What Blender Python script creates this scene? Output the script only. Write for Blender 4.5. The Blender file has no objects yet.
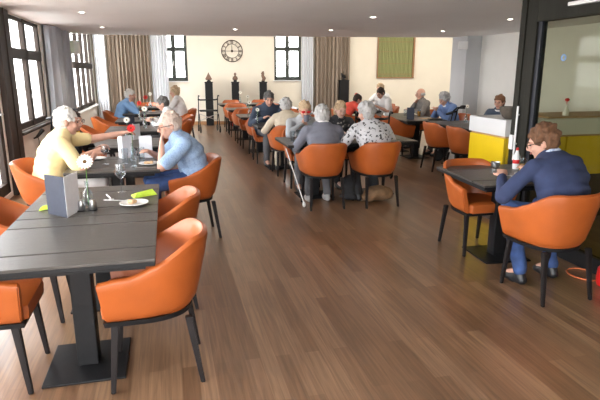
import bpy, bmesh, math, random
from mathutils import Vector, Matrix, Euler, Quaternion, noise
PI=math.pi
random.seed(7)
C=bpy.data.collections.new('dining_hall'); bpy.context.scene.collection.children.link(C)
S=bpy.context.scene

# ------------------------------------------------------------------ materials
MATS={}
def nodes(name):
    m=bpy.data.materials.new(name); m.use_nodes=True
    nt=m.node_tree; nt.nodes.clear()
    out=nt.nodes.new('ShaderNodeOutputMaterial'); b=nt.nodes.new('ShaderNodeBsdfPrincipled')
    nt.links.new(b.outputs[0],out.inputs[0]); MATS[name]=m
    return m,nt,b
def mat(name,col,rough=.5,metal=0,noise_amt=.08,scale=12,bump=0,bscale=60,spec=.5,stretch=None,coat=0):
    m,nt,b=nodes(name)
    b.inputs['Roughness'].default_value=rough; b.inputs['Metallic'].default_value=metal
    b.inputs['Specular IOR Level'].default_value=spec
    if coat: b.inputs['Coat Weight'].default_value=coat; b.inputs['Coat Roughness'].default_value=.25
    tc=nt.nodes.new('ShaderNodeTexCoord'); mp=nt.nodes.new('ShaderNodeMapping')
    nt.links.new(tc.outputs['Object'],mp.inputs[0])
    if stretch: mp.inputs['Scale'].default_value=stretch
    n=nt.nodes.new('ShaderNodeTexNoise'); n.inputs['Scale'].default_value=scale; n.inputs['Detail'].default_value=4
    nt.links.new(mp.outputs[0],n.inputs[0])
    r=nt.nodes.new('ShaderNodeValToRGB')
    a=noise_amt
    r.color_ramp.elements[0].color=(*[max(0,c*(1-a)) for c in col],1); r.color_ramp.elements[0].position=.3
    r.color_ramp.elements[1].color=(*[min(1,c*(1+a)) for c in col],1); r.color_ramp.elements[1].position=.7
    nt.links.new(n.outputs[0],r.inputs[0]); nt.links.new(r.outputs[0],b.inputs['Base Color'])
    if bump:
        n2=nt.nodes.new('ShaderNodeTexNoise'); n2.inputs['Scale'].default_value=bscale; n2.inputs['Detail'].default_value=3
        nt.links.new(mp.outputs[0],n2.inputs[0])
        bp=nt.nodes.new('ShaderNodeBump'); bp.inputs['Strength'].default_value=bump; bp.inputs['Distance'].default_value=.01
        nt.links.new(n2.outputs[0],bp.inputs['Height']); nt.links.new(bp.outputs[0],b.inputs['Normal'])
    return m
def emit(name,col,st):
    m,nt,b=nodes(name); b.inputs['Emission Color'].default_value=(*col,1); b.inputs['Emission Strength'].default_value=st
    b.inputs['Base Color'].default_value=(*col,1); return m
def glassmat(name,col=(1,1,1),refl=1.0):
    m=bpy.data.materials.new(name); m.use_nodes=True; nt=m.node_tree; nt.nodes.clear()
    out=nt.nodes.new('ShaderNodeOutputMaterial'); mx=nt.nodes.new('ShaderNodeMixShader')
    t=nt.nodes.new('ShaderNodeBsdfTransparent'); t.inputs[0].default_value=(*col,1)
    g=nt.nodes.new('ShaderNodeBsdfGlossy'); g.inputs['Roughness'].default_value=.02
    lw=nt.nodes.new('ShaderNodeLayerWeight'); lw.inputs['Blend'].default_value=.5
    pw=nt.nodes.new('ShaderNodeMath'); pw.operation='POWER'; pw.inputs[1].default_value=5; nt.links.new(lw.outputs['Facing'],pw.inputs[0])
    f=nt.nodes.new('ShaderNodeMath'); f.operation='MULTIPLY_ADD'; f.inputs[1].default_value=.95; f.inputs[2].default_value=.045; nt.links.new(pw.outputs[0],f.inputs[0])
    mu=nt.nodes.new('ShaderNodeMath'); mu.operation='MULTIPLY'; mu.inputs[1].default_value=refl; mu.use_clamp=True
    nt.links.new(f.outputs[0],mu.inputs[0]); nt.links.new(mu.outputs[0],mx.inputs[0])
    nt.links.new(t.outputs[0],mx.inputs[1]); nt.links.new(g.outputs[0],mx.inputs[2]); nt.links.new(mx.outputs[0],out.inputs[0])
    MATS[name]=m; return m
def spots(name,base,ink,scale,lo,hi,rough=.85,soft=.05):
    """cloth with a printed pattern of irregular blots"""
    m,nt,b=nodes(name); b.inputs['Roughness'].default_value=rough
    tc=nt.nodes.new('ShaderNodeTexCoord'); v=nt.nodes.new('ShaderNodeTexVoronoi'); v.inputs['Scale'].default_value=scale
    n=nt.nodes.new('ShaderNodeTexNoise'); n.inputs['Scale'].default_value=scale*2
    ad=nt.nodes.new('ShaderNodeMixRGB'); ad.blend_type='ADD'; ad.inputs[0].default_value=.06
    nt.links.new(tc.outputs['Object'],n.inputs[0]); nt.links.new(tc.outputs['Object'],ad.inputs[1]); nt.links.new(n.outputs[1],ad.inputs[2])
    nt.links.new(ad.outputs[0],v.inputs[0])
    r=nt.nodes.new('ShaderNodeValToRGB'); r.color_ramp.elements[0].color=(*ink,1); r.color_ramp.elements[0].position=lo
    r.color_ramp.elements[1].color=(*base,1); r.color_ramp.elements[1].position=hi
    nt.links.new(v.outputs['Distance'],r.inputs[0]); nt.links.new(r.outputs[0],b.inputs['Base Color'])
    return m

# floor planks
def floor_mat():
    m,nt,b=nodes('oak_planks'); L=nt.links.new
    tc=nt.nodes.new('ShaderNodeTexCoord'); mp=nt.nodes.new('ShaderNodeMapping'); mp.inputs['Rotation'].default_value=(0,0,PI/2)
    L(tc.outputs['Object'],mp.inputs[0])
    br=nt.nodes.new('ShaderNodeTexBrick'); L(mp.outputs[0],br.inputs[0])
    br.offset=.37; br.offset_frequency=2; br.squash=1
    br.inputs['Color1'].default_value=(0,0,0,1); br.inputs['Color2'].default_value=(1,1,1,1); br.inputs['Mortar'].default_value=(.35,.35,.35,1)
    br.inputs['Scale'].default_value=1; br.inputs['Brick Width'].default_value=1.15; br.inputs['Row Height'].default_value=.088
    br.inputs['Mortar Size'].default_value=.0012; br.inputs['Mortar Smooth'].default_value=.1; br.inputs['Bias'].default_value=0
    cr=nt.nodes.new('ShaderNodeValToRGB'); e=cr.color_ramp.elements
    e[0].position=0; e[0].color=(.165,.090,.048,1); e[1].position=1; e[1].color=(.285,.172,.098,1)
    x=e.new(.35); x.color=(.198,.110,.058,1); x=e.new(.7); x.color=(.228,.130,.072,1)
    L(br.outputs['Color'],cr.inputs[0])
    mp2=nt.nodes.new('ShaderNodeMapping'); mp2.inputs['Scale'].default_value=(34,1.3,1); L(tc.outputs['Object'],mp2.inputs[0])
    n=nt.nodes.new('ShaderNodeTexNoise'); n.inputs['Scale'].default_value=1.6; n.inputs['Detail'].default_value=6; n.inputs['Distortion'].default_value=.8; L(mp2.outputs[0],n.inputs[0])
    g=nt.nodes.new('ShaderNodeValToRGB'); g.color_ramp.elements[0].color=(.62,.60,.58,1); g.color_ramp.elements[0].position=.3
    g.color_ramp.elements[1].color=(1.18,1.16,1.14,1); g.color_ramp.elements[1].position=.72; L(n.outputs[0],g.inputs[0])
    mu=nt.nodes.new('ShaderNodeMixRGB'); mu.blend_type='MULTIPLY'; mu.inputs[0].default_value=1; L(cr.outputs[0],mu.inputs[1]); L(g.outputs[0],mu.inputs[2])
    n3=nt.nodes.new('ShaderNodeTexNoise'); n3.inputs['Scale'].default_value=.9; n3.inputs['Detail'].default_value=3; L(tc.outputs['Object'],n3.inputs[0])
    g3=nt.nodes.new('ShaderNodeValToRGB'); g3.color_ramp.elements[0].color=(.88,.88,.9,1); g3.color_ramp.elements[0].position=.35; g3.color_ramp.elements[1].color=(1.08,1.08,1.08,1); g3.color_ramp.elements[1].position=.65; L(n3.outputs[0],g3.inputs[0])
    m3=nt.nodes.new('ShaderNodeMixRGB'); m3.blend_type='MULTIPLY'; m3.inputs[0].default_value=1; L(mu.outputs[0],m3.inputs[1]); L(g3.outputs[0],m3.inputs[2])
    L(m3.outputs[0],b.inputs['Base Color']); b.inputs['Coat Weight'].default_value=.35; b.inputs['Coat Roughness'].default_value=.28
    rr=nt.nodes.new('ShaderNodeMapRange'); rr.inputs['To Min'].default_value=.25; rr.inputs['To Max'].default_value=.40; L(n.outputs[0],rr.inputs[0]); L(rr.outputs[0],b.inputs['Roughness'])
    bp=nt.nodes.new('ShaderNodeBump'); bp.inputs['Strength'].default_value=.12; bp.inputs['Distance'].default_value=.003; L(n.outputs[0],bp.inputs['Height']); L(bp.outputs[0],b.inputs['Normal'])
    return m
def brick_mat():
    m,nt,b=nodes('red_brick'); L=nt.links.new
    tc=nt.nodes.new('ShaderNodeTexCoord'); mp=nt.nodes.new('ShaderNodeMapping'); mp.inputs['Rotation'].default_value=(PI/2,0,PI/2); L(tc.outputs['Object'],mp.inputs[0])
    sp=nt.nodes.new('ShaderNodeSeparateXYZ'); cb=nt.nodes.new('ShaderNodeCombineXYZ'); L(tc.outputs['Object'],sp.inputs[0]); L(sp.outputs[1],cb.inputs[0]); L(sp.outputs[2],cb.inputs[1])
    br=nt.nodes.new('ShaderNodeTexBrick'); L(cb.outputs[0],br.inputs[0]); br.inputs['Scale'].default_value=1
    br.inputs['Brick Width'].default_value=.24; br.inputs['Row Height'].default_value=.085; br.inputs['Mortar Size'].default_value=.012
    br.inputs['Color1'].default_value=(.36,.13,.08,1); br.inputs['Color2'].default_value=(.5,.26,.18,1); br.inputs['Mortar'].default_value=(.6,.57,.53,1)
    L(br.outputs[0],b.inputs['Base Color']); b.inputs['Roughness'].default_value=.9
    return m
def stripes(name,c1,c2,scale,rough=.85,axis='X',bump=.3):
    m,nt,b=nodes(name); L=nt.links.new
    tc=nt.nodes.new('ShaderNodeTexCoord'); w=nt.nodes.new('ShaderNodeTexWave'); w.bands_direction=axis; w.inputs['Scale'].default_value=scale
    w.inputs['Distortion'].default_value=1.2; w.inputs['Detail'].default_value=2; L(tc.outputs['Object'],w.inputs[0])
    r=nt.nodes.new('ShaderNodeValToRGB'); r.color_ramp.elements[0].color=(*c1,1); r.color_ramp.elements[1].color=(*c2,1); L(w.outputs[1],r.inputs[0]); L(r.outputs[0],b.inputs['Base Color'])
    b.inputs['Roughness'].default_value=rough; return m
FLOOR=floor_mat(); BRICK=brick_mat()
M=dict(
 leather=mat('orange_leather',(.42,.098,.018),.42,0,.09,6,.12,160,coat=.12),
 leg=mat('dark_stained_leg',(.012,.009,.009),.5,0,.2,20,spec=.3),
 black=mat('black_powder_coat',(.008,.008,.009),.5,0,.2,20,spec=.3),
 tabletop=mat('black_brown_boards',(.060,.052,.045),.36,0,.22,6,.10,30,stretch=(1,14,14)),
 wall=mat('cream_plaster',(.83,.77,.66),.9,0,.02,3,.05,200),
 wallw=mat('white_plaster',(.88,.865,.82),.9,0,.02,3,.05,200),
 colm=mat('column_shade_grey',(.56,.57,.59),.85,0,.02,3),  # grey puts the shade on the column's backlit face into its colour
 ceil=mat('ceiling_paint',(.91,.92,.94),.9,0,.015,1.2),
 bronze=mat('dark_bronze_frame',(.020,.019,.014),.6,.0,.15,30,spec=.2,stretch=(1,1,.1)),
 bframe=mat('brown_window_frame',(.045,.034,.028),.6,0,.2,18,spec=.2,stretch=(1,1,.15)),
 bluefr=mat('blue_black_edge',(.008,.010,.018),.4,.0,.1,10),
 gframe=mat('dark_green_window_frame',(.042,.05,.042),.45,0,.1,10),
 curt=mat('taupe_curtain',(.30,.24,.19),.95,0,.1,8,.1,300,stretch=(6,6,.3)),
 curtg=mat('grey_blue_curtain',(.48,.51,.56),.95,0,.08,8,stretch=(6,6,.3)),
 sheer=mat('white_sheer',(.74,.76,.80),.9,0,.04,8,stretch=(8,8,.3)),
 skirt=mat('oak_skirting',(.42,.22,.10),.5,0,.1,8),
 white=mat('white_plastic',(.82,.82,.81),.4,0,.02,5),
 steel=mat('brushed_steel',(.6,.6,.6),.28,1,.05,40),
 yellow=mat('yellow_panel',(.80,.56,.01),.35,0,.03,4),
 ctrw=mat('white_counter_panel',(.72,.73,.73),.35,0,.02,4),
 wood=mat('light_oak',(.52,.34,.17),.45,0,.12,6,stretch=(1,10,10)),
 brown=mat('dark_brown_panel',(.09,.06,.045),.5,0,.1,6),
 navy=mat('navy_menu_cover',(.024,.029,.048),.7,0,.08,30),
 paper=mat('menu_paper',(.78,.79,.83),.7,0,.04,20),
 lime=mat('lime_napkin',(.50,.72,.06),.85,0,.12,25,.3,60),
 china=mat('white_china',(.82,.82,.80),.2,0,.01,5),
 cake=mat('pastry',(.68,.45,.25),.8,0,.25,60,.5,120),
 green=mat('plant_green',(.10,.26,.04),.6,0,.2,30),
 petal=mat('white_petal',(.86,.85,.78),.7,0,.04,40),
 redpetal=mat('red_petal',(.72,.02,.02),.6,0,.1,40),
 centre=mat('gerbera_centre',(.12,.06,.015),.9,0,.3,90),
 beer=mat('amber_beer',(.55,.24,.03),.2,0,.1,20),
 orange=mat('orange_food',(.8,.25,.02),.6,0,.25,60),
 red=mat('red_plastic',(.62,.015,.015),.35,0,.1,9),
 bag=mat('brown_fabric_bag',(.21,.12,.06),.8,0,.25,14,.4,40),
 blackbag=mat('black_fabric_bag',(.016,.016,.018),.8,0,.2,20,.3,40),
 stone=mat('brown_carved_stone',(.20,.12,.085),.8,0,.25,40,.4,60),
 clockm=mat('clock_iron',(.085,.06,.045),.6,.3,.15,30),
 greenp=stripes('green_pleated_blind',(.17,.18,.065),(.33,.34,.15),7,.8,'X'),
 frameo=mat('oak_frame',(.32,.17,.08),.5,0,.15,10),
 skin=mat('skin',(.60,.335,.245),.55,0,.10,14,.05,90),
 skinp=mat('pale_skin',(.66,.42,.33),.55,0,.10,14),
 lip=mat('lip',(.42,.13,.11),.5,0,.1,40),
 eye=mat('dark_eye',(.03,.022,.02),.3,0,.1,40),
 hwhite=mat('white_hair',(.74,.72,.68),.85,0,.14,50,.6,80,stretch=(1,1,.4)),
 hgrey=mat('grey_hair',(.46,.45,.44),.85,0,.18,50,.6,80,stretch=(1,1,.4)),
 hdgrey=mat('dark_grey_hair',(.13,.125,.12),.85,0,.3,50,.6,80),
 hblond=mat('blond_hair',(.50,.36,.22),.85,0,.2,50,.6,80,stretch=(1,1,.4)),
 hbrown=mat('auburn_hair',(.13,.060,.028),.8,0,.3,45,.6,80,stretch=(1,1,.5)),
 hdark=mat('dark_brown_hair',(.045,.028,.02),.75,0,.3,45,.6,80),
 hthin=mat('thin_sandy_hair',(.55,.43,.36),.85,0,.12,60,.3,80),
 cyellow=mat('pale_yellow_cotton',(.84,.69,.36),.9,0,.06,6,.25,25),
 cblue=spots('blue_print_cotton',(.30,.42,.60),(.14,.22,.40),55,.12,.5),
 cblue2=mat('sky_blue_cotton',(.22,.40,.70),.9,0,.08,6,.25,20),
 cnavy=mat('navy_knit',(.032,.045,.105),.95,0,.12,12,.4,18),
 cdenim=mat('blue_denim',(.035,.07,.19),.9,0,.25,18,.4,20),
 cgrey=mat('grey_blue_knit',(.16,.165,.20),.95,0,.08,12,.3,22),
 cflower=spots('black_and_white_print',(.60,.60,.62),(.04,.04,.045),21,.30,.38),
 cflower2=spots('dark_leaf_print',(.035,.035,.04),(.42,.40,.36),16,.2,.3),
 chood=mat('pale_grey_jersey',(.40,.42,.44),.95,0,.08,10,.3,20),
 cbeige=mat('beige_knit',(.56,.49,.38),.95,0,.07,14,.3,30),
 csuit=mat('blue_grey_jacket',(.05,.068,.105),.85,0,.1,14,.2,20),
 cwhite=mat('white_cotton',(.80,.78,.77),.9,0,.05,8,.2,20),
 cred=mat('coral_red_cotton',(.75,.09,.06),.9,0,.08,8,.2,20),
 cplaid=spots('grey_check_cotton',(.22,.20,.18),(.08,.08,.08),60,.2,.5),
 cdusk=mat('blue_cardigan',(.17,.26,.50),.9,0,.12,12,.3,20),
 cblack=mat('black_cotton',(.018,.018,.02),.9,0,.2,12,.2,20),
 cgold=mat('gold_yellow_cloth',(.75,.45,.03),.9,0,.1,12),
 ctrous=mat('grey_trousers',(.12,.12,.13),.9,0,.12,12,.2,20),
 camo=spots('mottled_grey_trousers',(.17,.15,.13),(.05,.05,.05),28,.2,.4),
 shoe=mat('black_shoe',(.015,.015,.017),.4,0,.2,20),
 shoeg=mat('light_grey_shoe',(.42,.42,.42),.7,0,.1,20),
 scarf=spots('blue_white_scarf',(.55,.62,.75),(.12,.18,.40),40,.2,.5),
 jar=mat('smoked_glass_bowl',(.10,.085,.07),.15,0,.2,20),
 lampglow=emit('lamp_glow',(1,.9,.75),14),
 ledg=emit('green_led',(.45,1,.25),1.5),
 cable=mat('black_rubber_cable',(.02,.02,.02),.6),
 ocable=mat('orange_cable',(.75,.22,.08),.6),
 ground=mat('paved_ground',(.42,.40,.37),.9,0,.15,2),
 facade=mat('pale_facade',(.62,.56,.50),.9,0,.1,1),
)
GL=glassmat('clear_glass'); GLP=glassmat('tinted_partition_glass',(.74,.75,.66),.2); GLD=glassmat('drinking_glass',(.9,.93,.95),1.6)
FOLI=mat('garden_foliage',(.14,.28,.06),.8,0,.3,6)

# ------------------------------------------------------------------ mesh helpers
def obj(name,bm,m,parent=None,smooth=True,mats=None):
    bmesh.ops.recalc_face_normals(bm,faces=bm.faces)
    me=bpy.data.meshes.new(name); bm.to_mesh(me); bm.free()
    for mm in (mats or [m]): me.materials.append(mm)
    if smooth:
        me.polygons.foreach_set('use_smooth',[True]*len(me.polygons))
        try: me.set_sharp_from_angle(angle=math.radians(38))
        except Exception: pass
    o=bpy.data.objects.new(name,me); C.objects.link(o)
    if parent: o.parent=parent
    return o
def empty(name,loc=(0,0,0),rz=0,scale=1):
    o=bpy.data.objects.new(name,None); C.objects.link(o); o.location=loc; o.rotation_euler=(0,0,rz); o.scale=(scale,)*3
    o.empty_display_size=.1; return o
def tag(o,label,cat,group=None,kind=None):
    if label: o['label']=label
    if cat: o['category']=cat
    if group: o['group']=group
    if kind: o['kind']=kind
    return o
def struct(name,bm,m,**k):
    o=obj(name,bm,m,smooth=False,**k); o['kind']='structure'; return o
def box(bm,x0,x1,y0,y1,z0,z1,bev=0,mi=0):
    r=bmesh.ops.create_cube(bm,size=1); vs=r['verts']
    for v in vs: v.co=Vector((x0+(v.co.x+.5)*(x1-x0),y0+(v.co.y+.5)*(y1-y0),z0+(v.co.z+.5)*(z1-z0)))
    fs=set(f for v in vs for f in v.link_faces)
    for f in fs: f.material_index=mi
    if bev:
        es=list(set(e for v in vs for e in v.link_edges))
        bmesh.ops.bevel(bm,geom=es,offset=bev,segments=2,affect='EDGES',profile=.5)
    return bm
def tube(bm,pts,r,seg=10,rs=None,cap=True):
    pts=[Vector(p) for p in pts]; rings=[]
    up=None
    for i,p in enumerate(pts):
        d=(pts[min(i+1,len(pts)-1)]-pts[max(i-1,0)]).normalized()
        if up is None: up=Vector((0,0,1)) if abs(d.z)<.9 else Vector((1,0,0))
        a=d.cross(up).normalized(); b=a.cross(d).normalized(); up=b
        rr=rs[i] if rs else r
        rings.append([bm.verts.new(p+a*rr*math.cos(2*PI*k/seg)+b*rr*math.sin(2*PI*k/seg)) for k in range(seg)])
    for i in range(len(rings)-1):
        for k in range(seg):
            bm.faces.new((rings[i][k],rings[i][(k+1)%seg],rings[i+1][(k+1)%seg],rings[i+1][k]))
    if cap: bm.faces.new(rings[0][::-1]); bm.faces.new(rings[-1])
    return bm
def lathe(bm,prof,seg=20,c=(0,0,0)):
    rings=[]
    for r,z in prof:
        r=max(r,.0004)
        rings.append([bm.verts.new((c[0]+r*math.cos(2*PI*k/seg),c[1]+r*math.sin(2*PI*k/seg),c[2]+z)) for k in range(seg)])
    for i in range(len(rings)-1):
        for k in range(seg): bm.faces.new((rings[i][k],rings[i][(k+1)%seg],rings[i+1][(k+1)%seg],rings[i+1][k]))
    bm.faces.new(rings[0][::-1]); bm.faces.new(rings[-1]); return bm
def ell(bm,c,r,rot=None,seg=14,ring=10):
    res=bmesh.ops.create_uvsphere(bm,u_segments=seg,v_segments=ring,radius=1)
    m=Matrix.Translation(Vector(c))@(rot.to_matrix().to_4x4() if rot is not None else Matrix.Identity(4))@Matrix.Diagonal((*(r if hasattr(r,'__len__') else (r,r,r)),1))
    for v in res['verts']: v.co=m@v.co
    return bm
def cone2(bm,a,b,ra,rb,seg=12):
    """closed tapered capsule from a to b"""
    a=Vector(a); b=Vector(b); d=(b-a); L=d.length
    if L<1e-5: return ell(bm,a,ra)
    q=Vector((0,0,1)).rotation_difference(d/L); rings=[]
    prof=[]
    for t in (-1,-.8,-.45): prof.append((ra*math.sqrt(max(0,1-t*t)) if t>-1 else ra*.05, ra*t))
    prof.append((ra,0)); prof.append((rb,L))
    for t in (.45,.8,1): prof.append((rb*math.sqrt(max(0,1-t*t)) if t<1 else rb*.05, L+rb*t))
    for r,z in prof:
        rings.append([bm.verts.new(a+q@Vector((r*math.cos(2*PI*k/seg),r*math.sin(2*PI*k/seg),z))) for k in range(seg)])
    for i in range(len(rings)-1):
        for k in range(seg): bm.faces.new((rings[i][k],rings[i][(k+1)%seg],rings[i+1][(k+1)%seg],rings[i+1][k]))
    bm.faces.new(rings[0][::-1]); bm.faces.new(rings[-1]); return bm
def chain(bm,pts,rs):
    for i in range(len(pts)-1): cone2(bm,pts[i],pts[i+1],rs[i],rs[i+1])
def fused(name,bm,m,parent,voxel=.01,smooth_it=2,disp=0,dscale=10,seed=0):
    """fuse overlapping closed shapes into one skin, relax it, add folds"""
    me=bpy.data.meshes.new(name+'_t'); bm.to_mesh(me); bm.free()
    o=bpy.data.objects.new(name+'_t',me); C.objects.link(o)
    md=o.modifiers.new('r','REMESH'); md.mode='VOXEL'; md.voxel_size=voxel
    if smooth_it:
        sm=o.modifiers.new('s','SMOOTH'); sm.iterations=smooth_it; sm.factor=.5
    dg=bpy.context.evaluated_depsgraph_get(); dg.update()
    me2=bpy.data.meshes.new_from_object(o.evaluated_get(dg)); me2.name=name
    bpy.data.objects.remove(o); bpy.data.meshes.remove(me)
    if disp:
        b=bmesh.new(); b.from_mesh(me2); b.normal_update()
        for v in b.verts:
            v.co+=v.normal*disp*noise.noise(v.co*dscale+Vector((seed*3.1,seed,0)))
        b.to_mesh(me2); b.free()
    me2.materials.clear(); me2.materials.append(m)
    me2.polygons.foreach_set('use_smooth',[True]*len(me2.polygons))
    r=bpy.data.objects.new(name,me2); C.objects.link(r); r.parent=parent
    return r
def copy_tree(root,loc,rz,scale=None):
    r=root.copy(); C.objects.link(r); r.location=loc; r.rotation_euler=(0,0,rz)
    if scale: r.scale=(scale,)*3
    for ch in list(root.children):
        c=ch.copy(); C.objects.link(c); c.parent=r
        for g in list(ch.children):
            d=g.copy(); C.objects.link(d); d.parent=c
    return r

# ------------------------------------------------------------------ room
CZ=2.4; LX=-2.05; RX=7.1; BY=-3.4
def bwY(x): return 17.1-.14*x
def ss(a,b,x): 
    t=max(0,min(1,(x-a)/(b-a))); return t*t*(3-2*t)
bm=bmesh.new(); box(bm,LX-.3,RX+2.7,BY-.3,18,-.1,0); struct('floor',bm,FLOOR)
# suspended ceiling, rounded left corner, slanted far edge
bm=bmesh.new()
edge=[(LX-.02,BY-.2),(LX-.02,11.9),(-1.98,12.35),(-1.75,12.75),(-1.36,12.95),(-.3,12.85),(3.1,12.53),(6.7,11.95),(9.8,11.6),(9.8,BY-.2)]
lo=[bm.verts.new((x,y,CZ)) for x,y in edge]; hi=[bm.verts.new((x,y,CZ+.22)) for x,y in edge]
bm.faces.new(lo[::-1]); bm.faces.new(hi)
for i in range(len(edge)): j=(i+1)%len(edge); bm.faces.new((lo[i],lo[j],hi[j],hi[i]))
struct('ceiling',bm,M['ceil'])
bm=bmesh.new(); box(bm,LX-.3,RX+2.7,11.5,18,3.4,3.5); o=struct('ceiling_upper',bm,M['ceil'])
bm=bmesh.new(); box(bm,LX-.3,RX+2.7,11.4,11.5,2.62,3.5); struct('ceiling_bulkhead',bm,M['ceil'])
# left wall with real openings:  (y0,y1,z0,z1)
def wall_x(name,x0,x1,ya,yb,z1,holes,m):
    bm=bmesh.new(); cur=ya
    for (y0,y1,a,b) in sorted(holes):
        if y0>cur: box(bm,x0,x1,cur,y0,0,z1)
        if a>0: box(bm,x0,x1,y0,y1,0,a)
        if b<z1: box(bm,x0,x1,y0,y1,b,z1)
        cur=y1
    if cur<yb: box(bm,x0,x1,cur,yb,0,z1)
    return struct(name,bm,m)
LH=[(-2.9,-.9,.1,2.34),(-.5,1.5,.1,2.34),(1.9,3.9,.1,2.34),(4.3,5.6,.1,2.34),(5.9,7.55,.06,2.34),(8.2,10.25,.78,2.38),(13.45,17.0,.68,2.9)]
wall_x('wall_left',LX-.10,LX,BY,17.5,3.4,LH,M['wallw'])
# right wall and column
bm=bmesh.new(); box(bm,RX,RX+.2,BY,11.9,0,3.4); box(bm,9.5,9.7,11.7,17.4,0,3.4); box(bm,RX,9.6,11.7,11.9,0,3.4); struct('wall_right',bm,M['wallw'])
bm=bmesh.new(); box(bm,6.72,RX,11.3,11.95,0,3.4); o=struct('trim_1',bm,M['colm'])
# back wall, oblique, window openings in wall coordinate s = x
ang=math.atan(-.14)
def bwall():
    bm=bmesh.new(); holes=[(-.12,.68,1.33,2.95),(3.30,4.14,1.35,2.95)]
    def seg(x0,x1,z0,z1):
        vs=[bm.verts.new((x,bwY(x)+d,z)) for z in (z0,z1) for (x,d) in ((x0,0),(x1,0),(x1,.25),(x0,.25))]
        for f in ((0,1,2,3),(4,7,6,5),(0,4,5,1),(1,5,6,2),(2,6,7,3),(3,7,4,0)): bm.faces.new([vs[i] for i in f])
    cur=LX-.25
    for x0,x1,a,b in holes:
        seg(cur,x0,0,3.4); seg(x0,x1,0,a); seg(x0,x1,b,3.4); cur=x1
    seg(cur,9.6,0,3.4); struct('wall_back',bm,M['wall'])
bwall()
# unseen wall behind the camera, added with an opening to let in outdoor light
bm=bmesh.new()
for x0,x1,z0,z1 in ((LX-.25,-1.4,0,2.6),(.6,3.8,0,2.6),(5.8,RX+.2,0,2.6),(3.2,5.9,0,2.6),(-1.4,5.8,2.3,2.6),(-1.4,5.8,0,.1)): box(bm,x0,x1,BY-.2,BY,z0,z1)
struct('wall_front_unseen',bm,M['wallw'])
# skirting
bm=bmesh.new()
vs=[bm.verts.new((x,bwY(x)-d,z)) for z in (0,.10) for (x,d) in ((LX,.0),(9.5,.0),(9.5,.02),(LX,.02))]
for f in ((0,1,2,3),(4,7,6,5),(0,4,5,1),(1,5,6,2),(2,6,7,3),(3,7,4,0)): bm.faces.new([vs[i] for i in f])
struct('baseboard_back',bm,M['skirt'])
for i,(a,b) in enumerate(((8.2,13.4),)):
    bm=bmesh.new(); box(bm,LX,LX+.02,a,b,0,.09); struct('baseboard_left',bm,M['skirt'])
bm=bmesh.new(); box(bm,RX-.02,RX,5,11.3,0,.09); struct('baseboard_right',bm,M['skirt'])

def window_obj(name,parts,glass,loc=(0,0,0),rz=0,fm=None):
    """frame bars as boxes in local coordinates, panes as children"""
    bm=bmesh.new()
    for p in parts: box(bm,*p,bev=.006)
    o=struct(name,bm,fm); o.location=loc; o.rotation_euler=(0,0,rz)
    for g in glass:
        b=bmesh.new(); box(b,*g); q=obj('pane',b,GL,o,False)
    return o
def casement_x(name,y0,y1,z0,z1,transom,nm,fm,fw=.09):
    """window in left wall"""
    X0,X1=LX-.07,LX-.01; P=[(X0,X1,y0,y0+fw,z0,z1),(X0,X1,y1-fw,y1,z0,z1),(X0,X1,y0,y1,z0,z0+fw),(X0,X1,y0,y1,z1-.05,z1)]
    G=[]
    if transom: P.append((X0-.01,X1+.01,y0,y1,transom-.075,transom+.075))
    ys=[y0+(y1-y0)*k/nm for k in range(nm+1)]
    for y in ys[1:-1]: P.append((X0,X1+.01,y-fw*.8,y+fw*.8,z0,z1))
    G.append((LX-.045,LX-.039,y0,y1,z0,z1))
    return window_obj(name,P,G,fm=fm)
casement_x('window_1',8.2,10.25,.78,2.38,1.86,2,M['bframe'])
w=window_obj('handle_tmp',[],[],fm=M['steel']); bpy.data.objects.remove(w)
casement_x('window_2',13.45,17.0,.68,2.9,1.76,4,M['bframe'],.10)
for i,(a,b,c,d) in enumerate(LH[:4]): casement_x('window_%d'%(5+i),a,b,c,d,0,2,M['bframe'])  # unseen windows outside the frame, added to let in outdoor light
# window handle and sill
bm=bmesh.new(); box(bm,LX-.03,LX+.01,9.20,9.24,1.2,1.26); tube(bm,[(LX+.02,9.22,1.24),(LX+.05,9.22,1.24),(LX+.055,9.22,1.13)],.009)
h=obj('window_handle',bm,M['steel'],bpy.data.objects['window_1'])
bm=bmesh.new(); box(bm,LX-.05,LX+.10,8.1,10.35,.735,.775,.008); struct('trim_2',bm,M['bframe'])
bm=bmesh.new(); box(bm,LX-.05,LX+.08,13.4,17.0,.635,.675,.008); struct('trim_3',bm,M['white'])
# dark pilaster and the glazed garden door beside it
bm=bmesh.new(); box(bm,LX-.02,LX+.07,7.60,8.14,0,CZ,.01); box(bm,LX+.07,LX+.085,7.86,7.9,0,CZ); struct('trim_4',bm,M['bframe'])
d=window_obj('door_1',[(LX-.08,LX-.01,5.9,6.02,.06,2.34),(LX-.08,LX-.01,7.43,7.55,.06,2.34),(LX-.08,LX-.01,5.9,7.55,.06,.2),(LX-.08,LX-.01,5.9,7.55,2.22,2.34)],[(LX-.05,LX-.044,5.95,7.5,.1,2.3)],fm=M['bframe'])
bm=bmesh.new(); box(bm,LX-.04,LX-.02,7.46,7.5,.95,1.15); tube(bm,[(LX-.03,7.48,1.08),(LX+.03,7.48,1.08),(LX+.03,7.36,1.08)],.01); obj('door_handle',bm,M['steel'],d)
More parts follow.
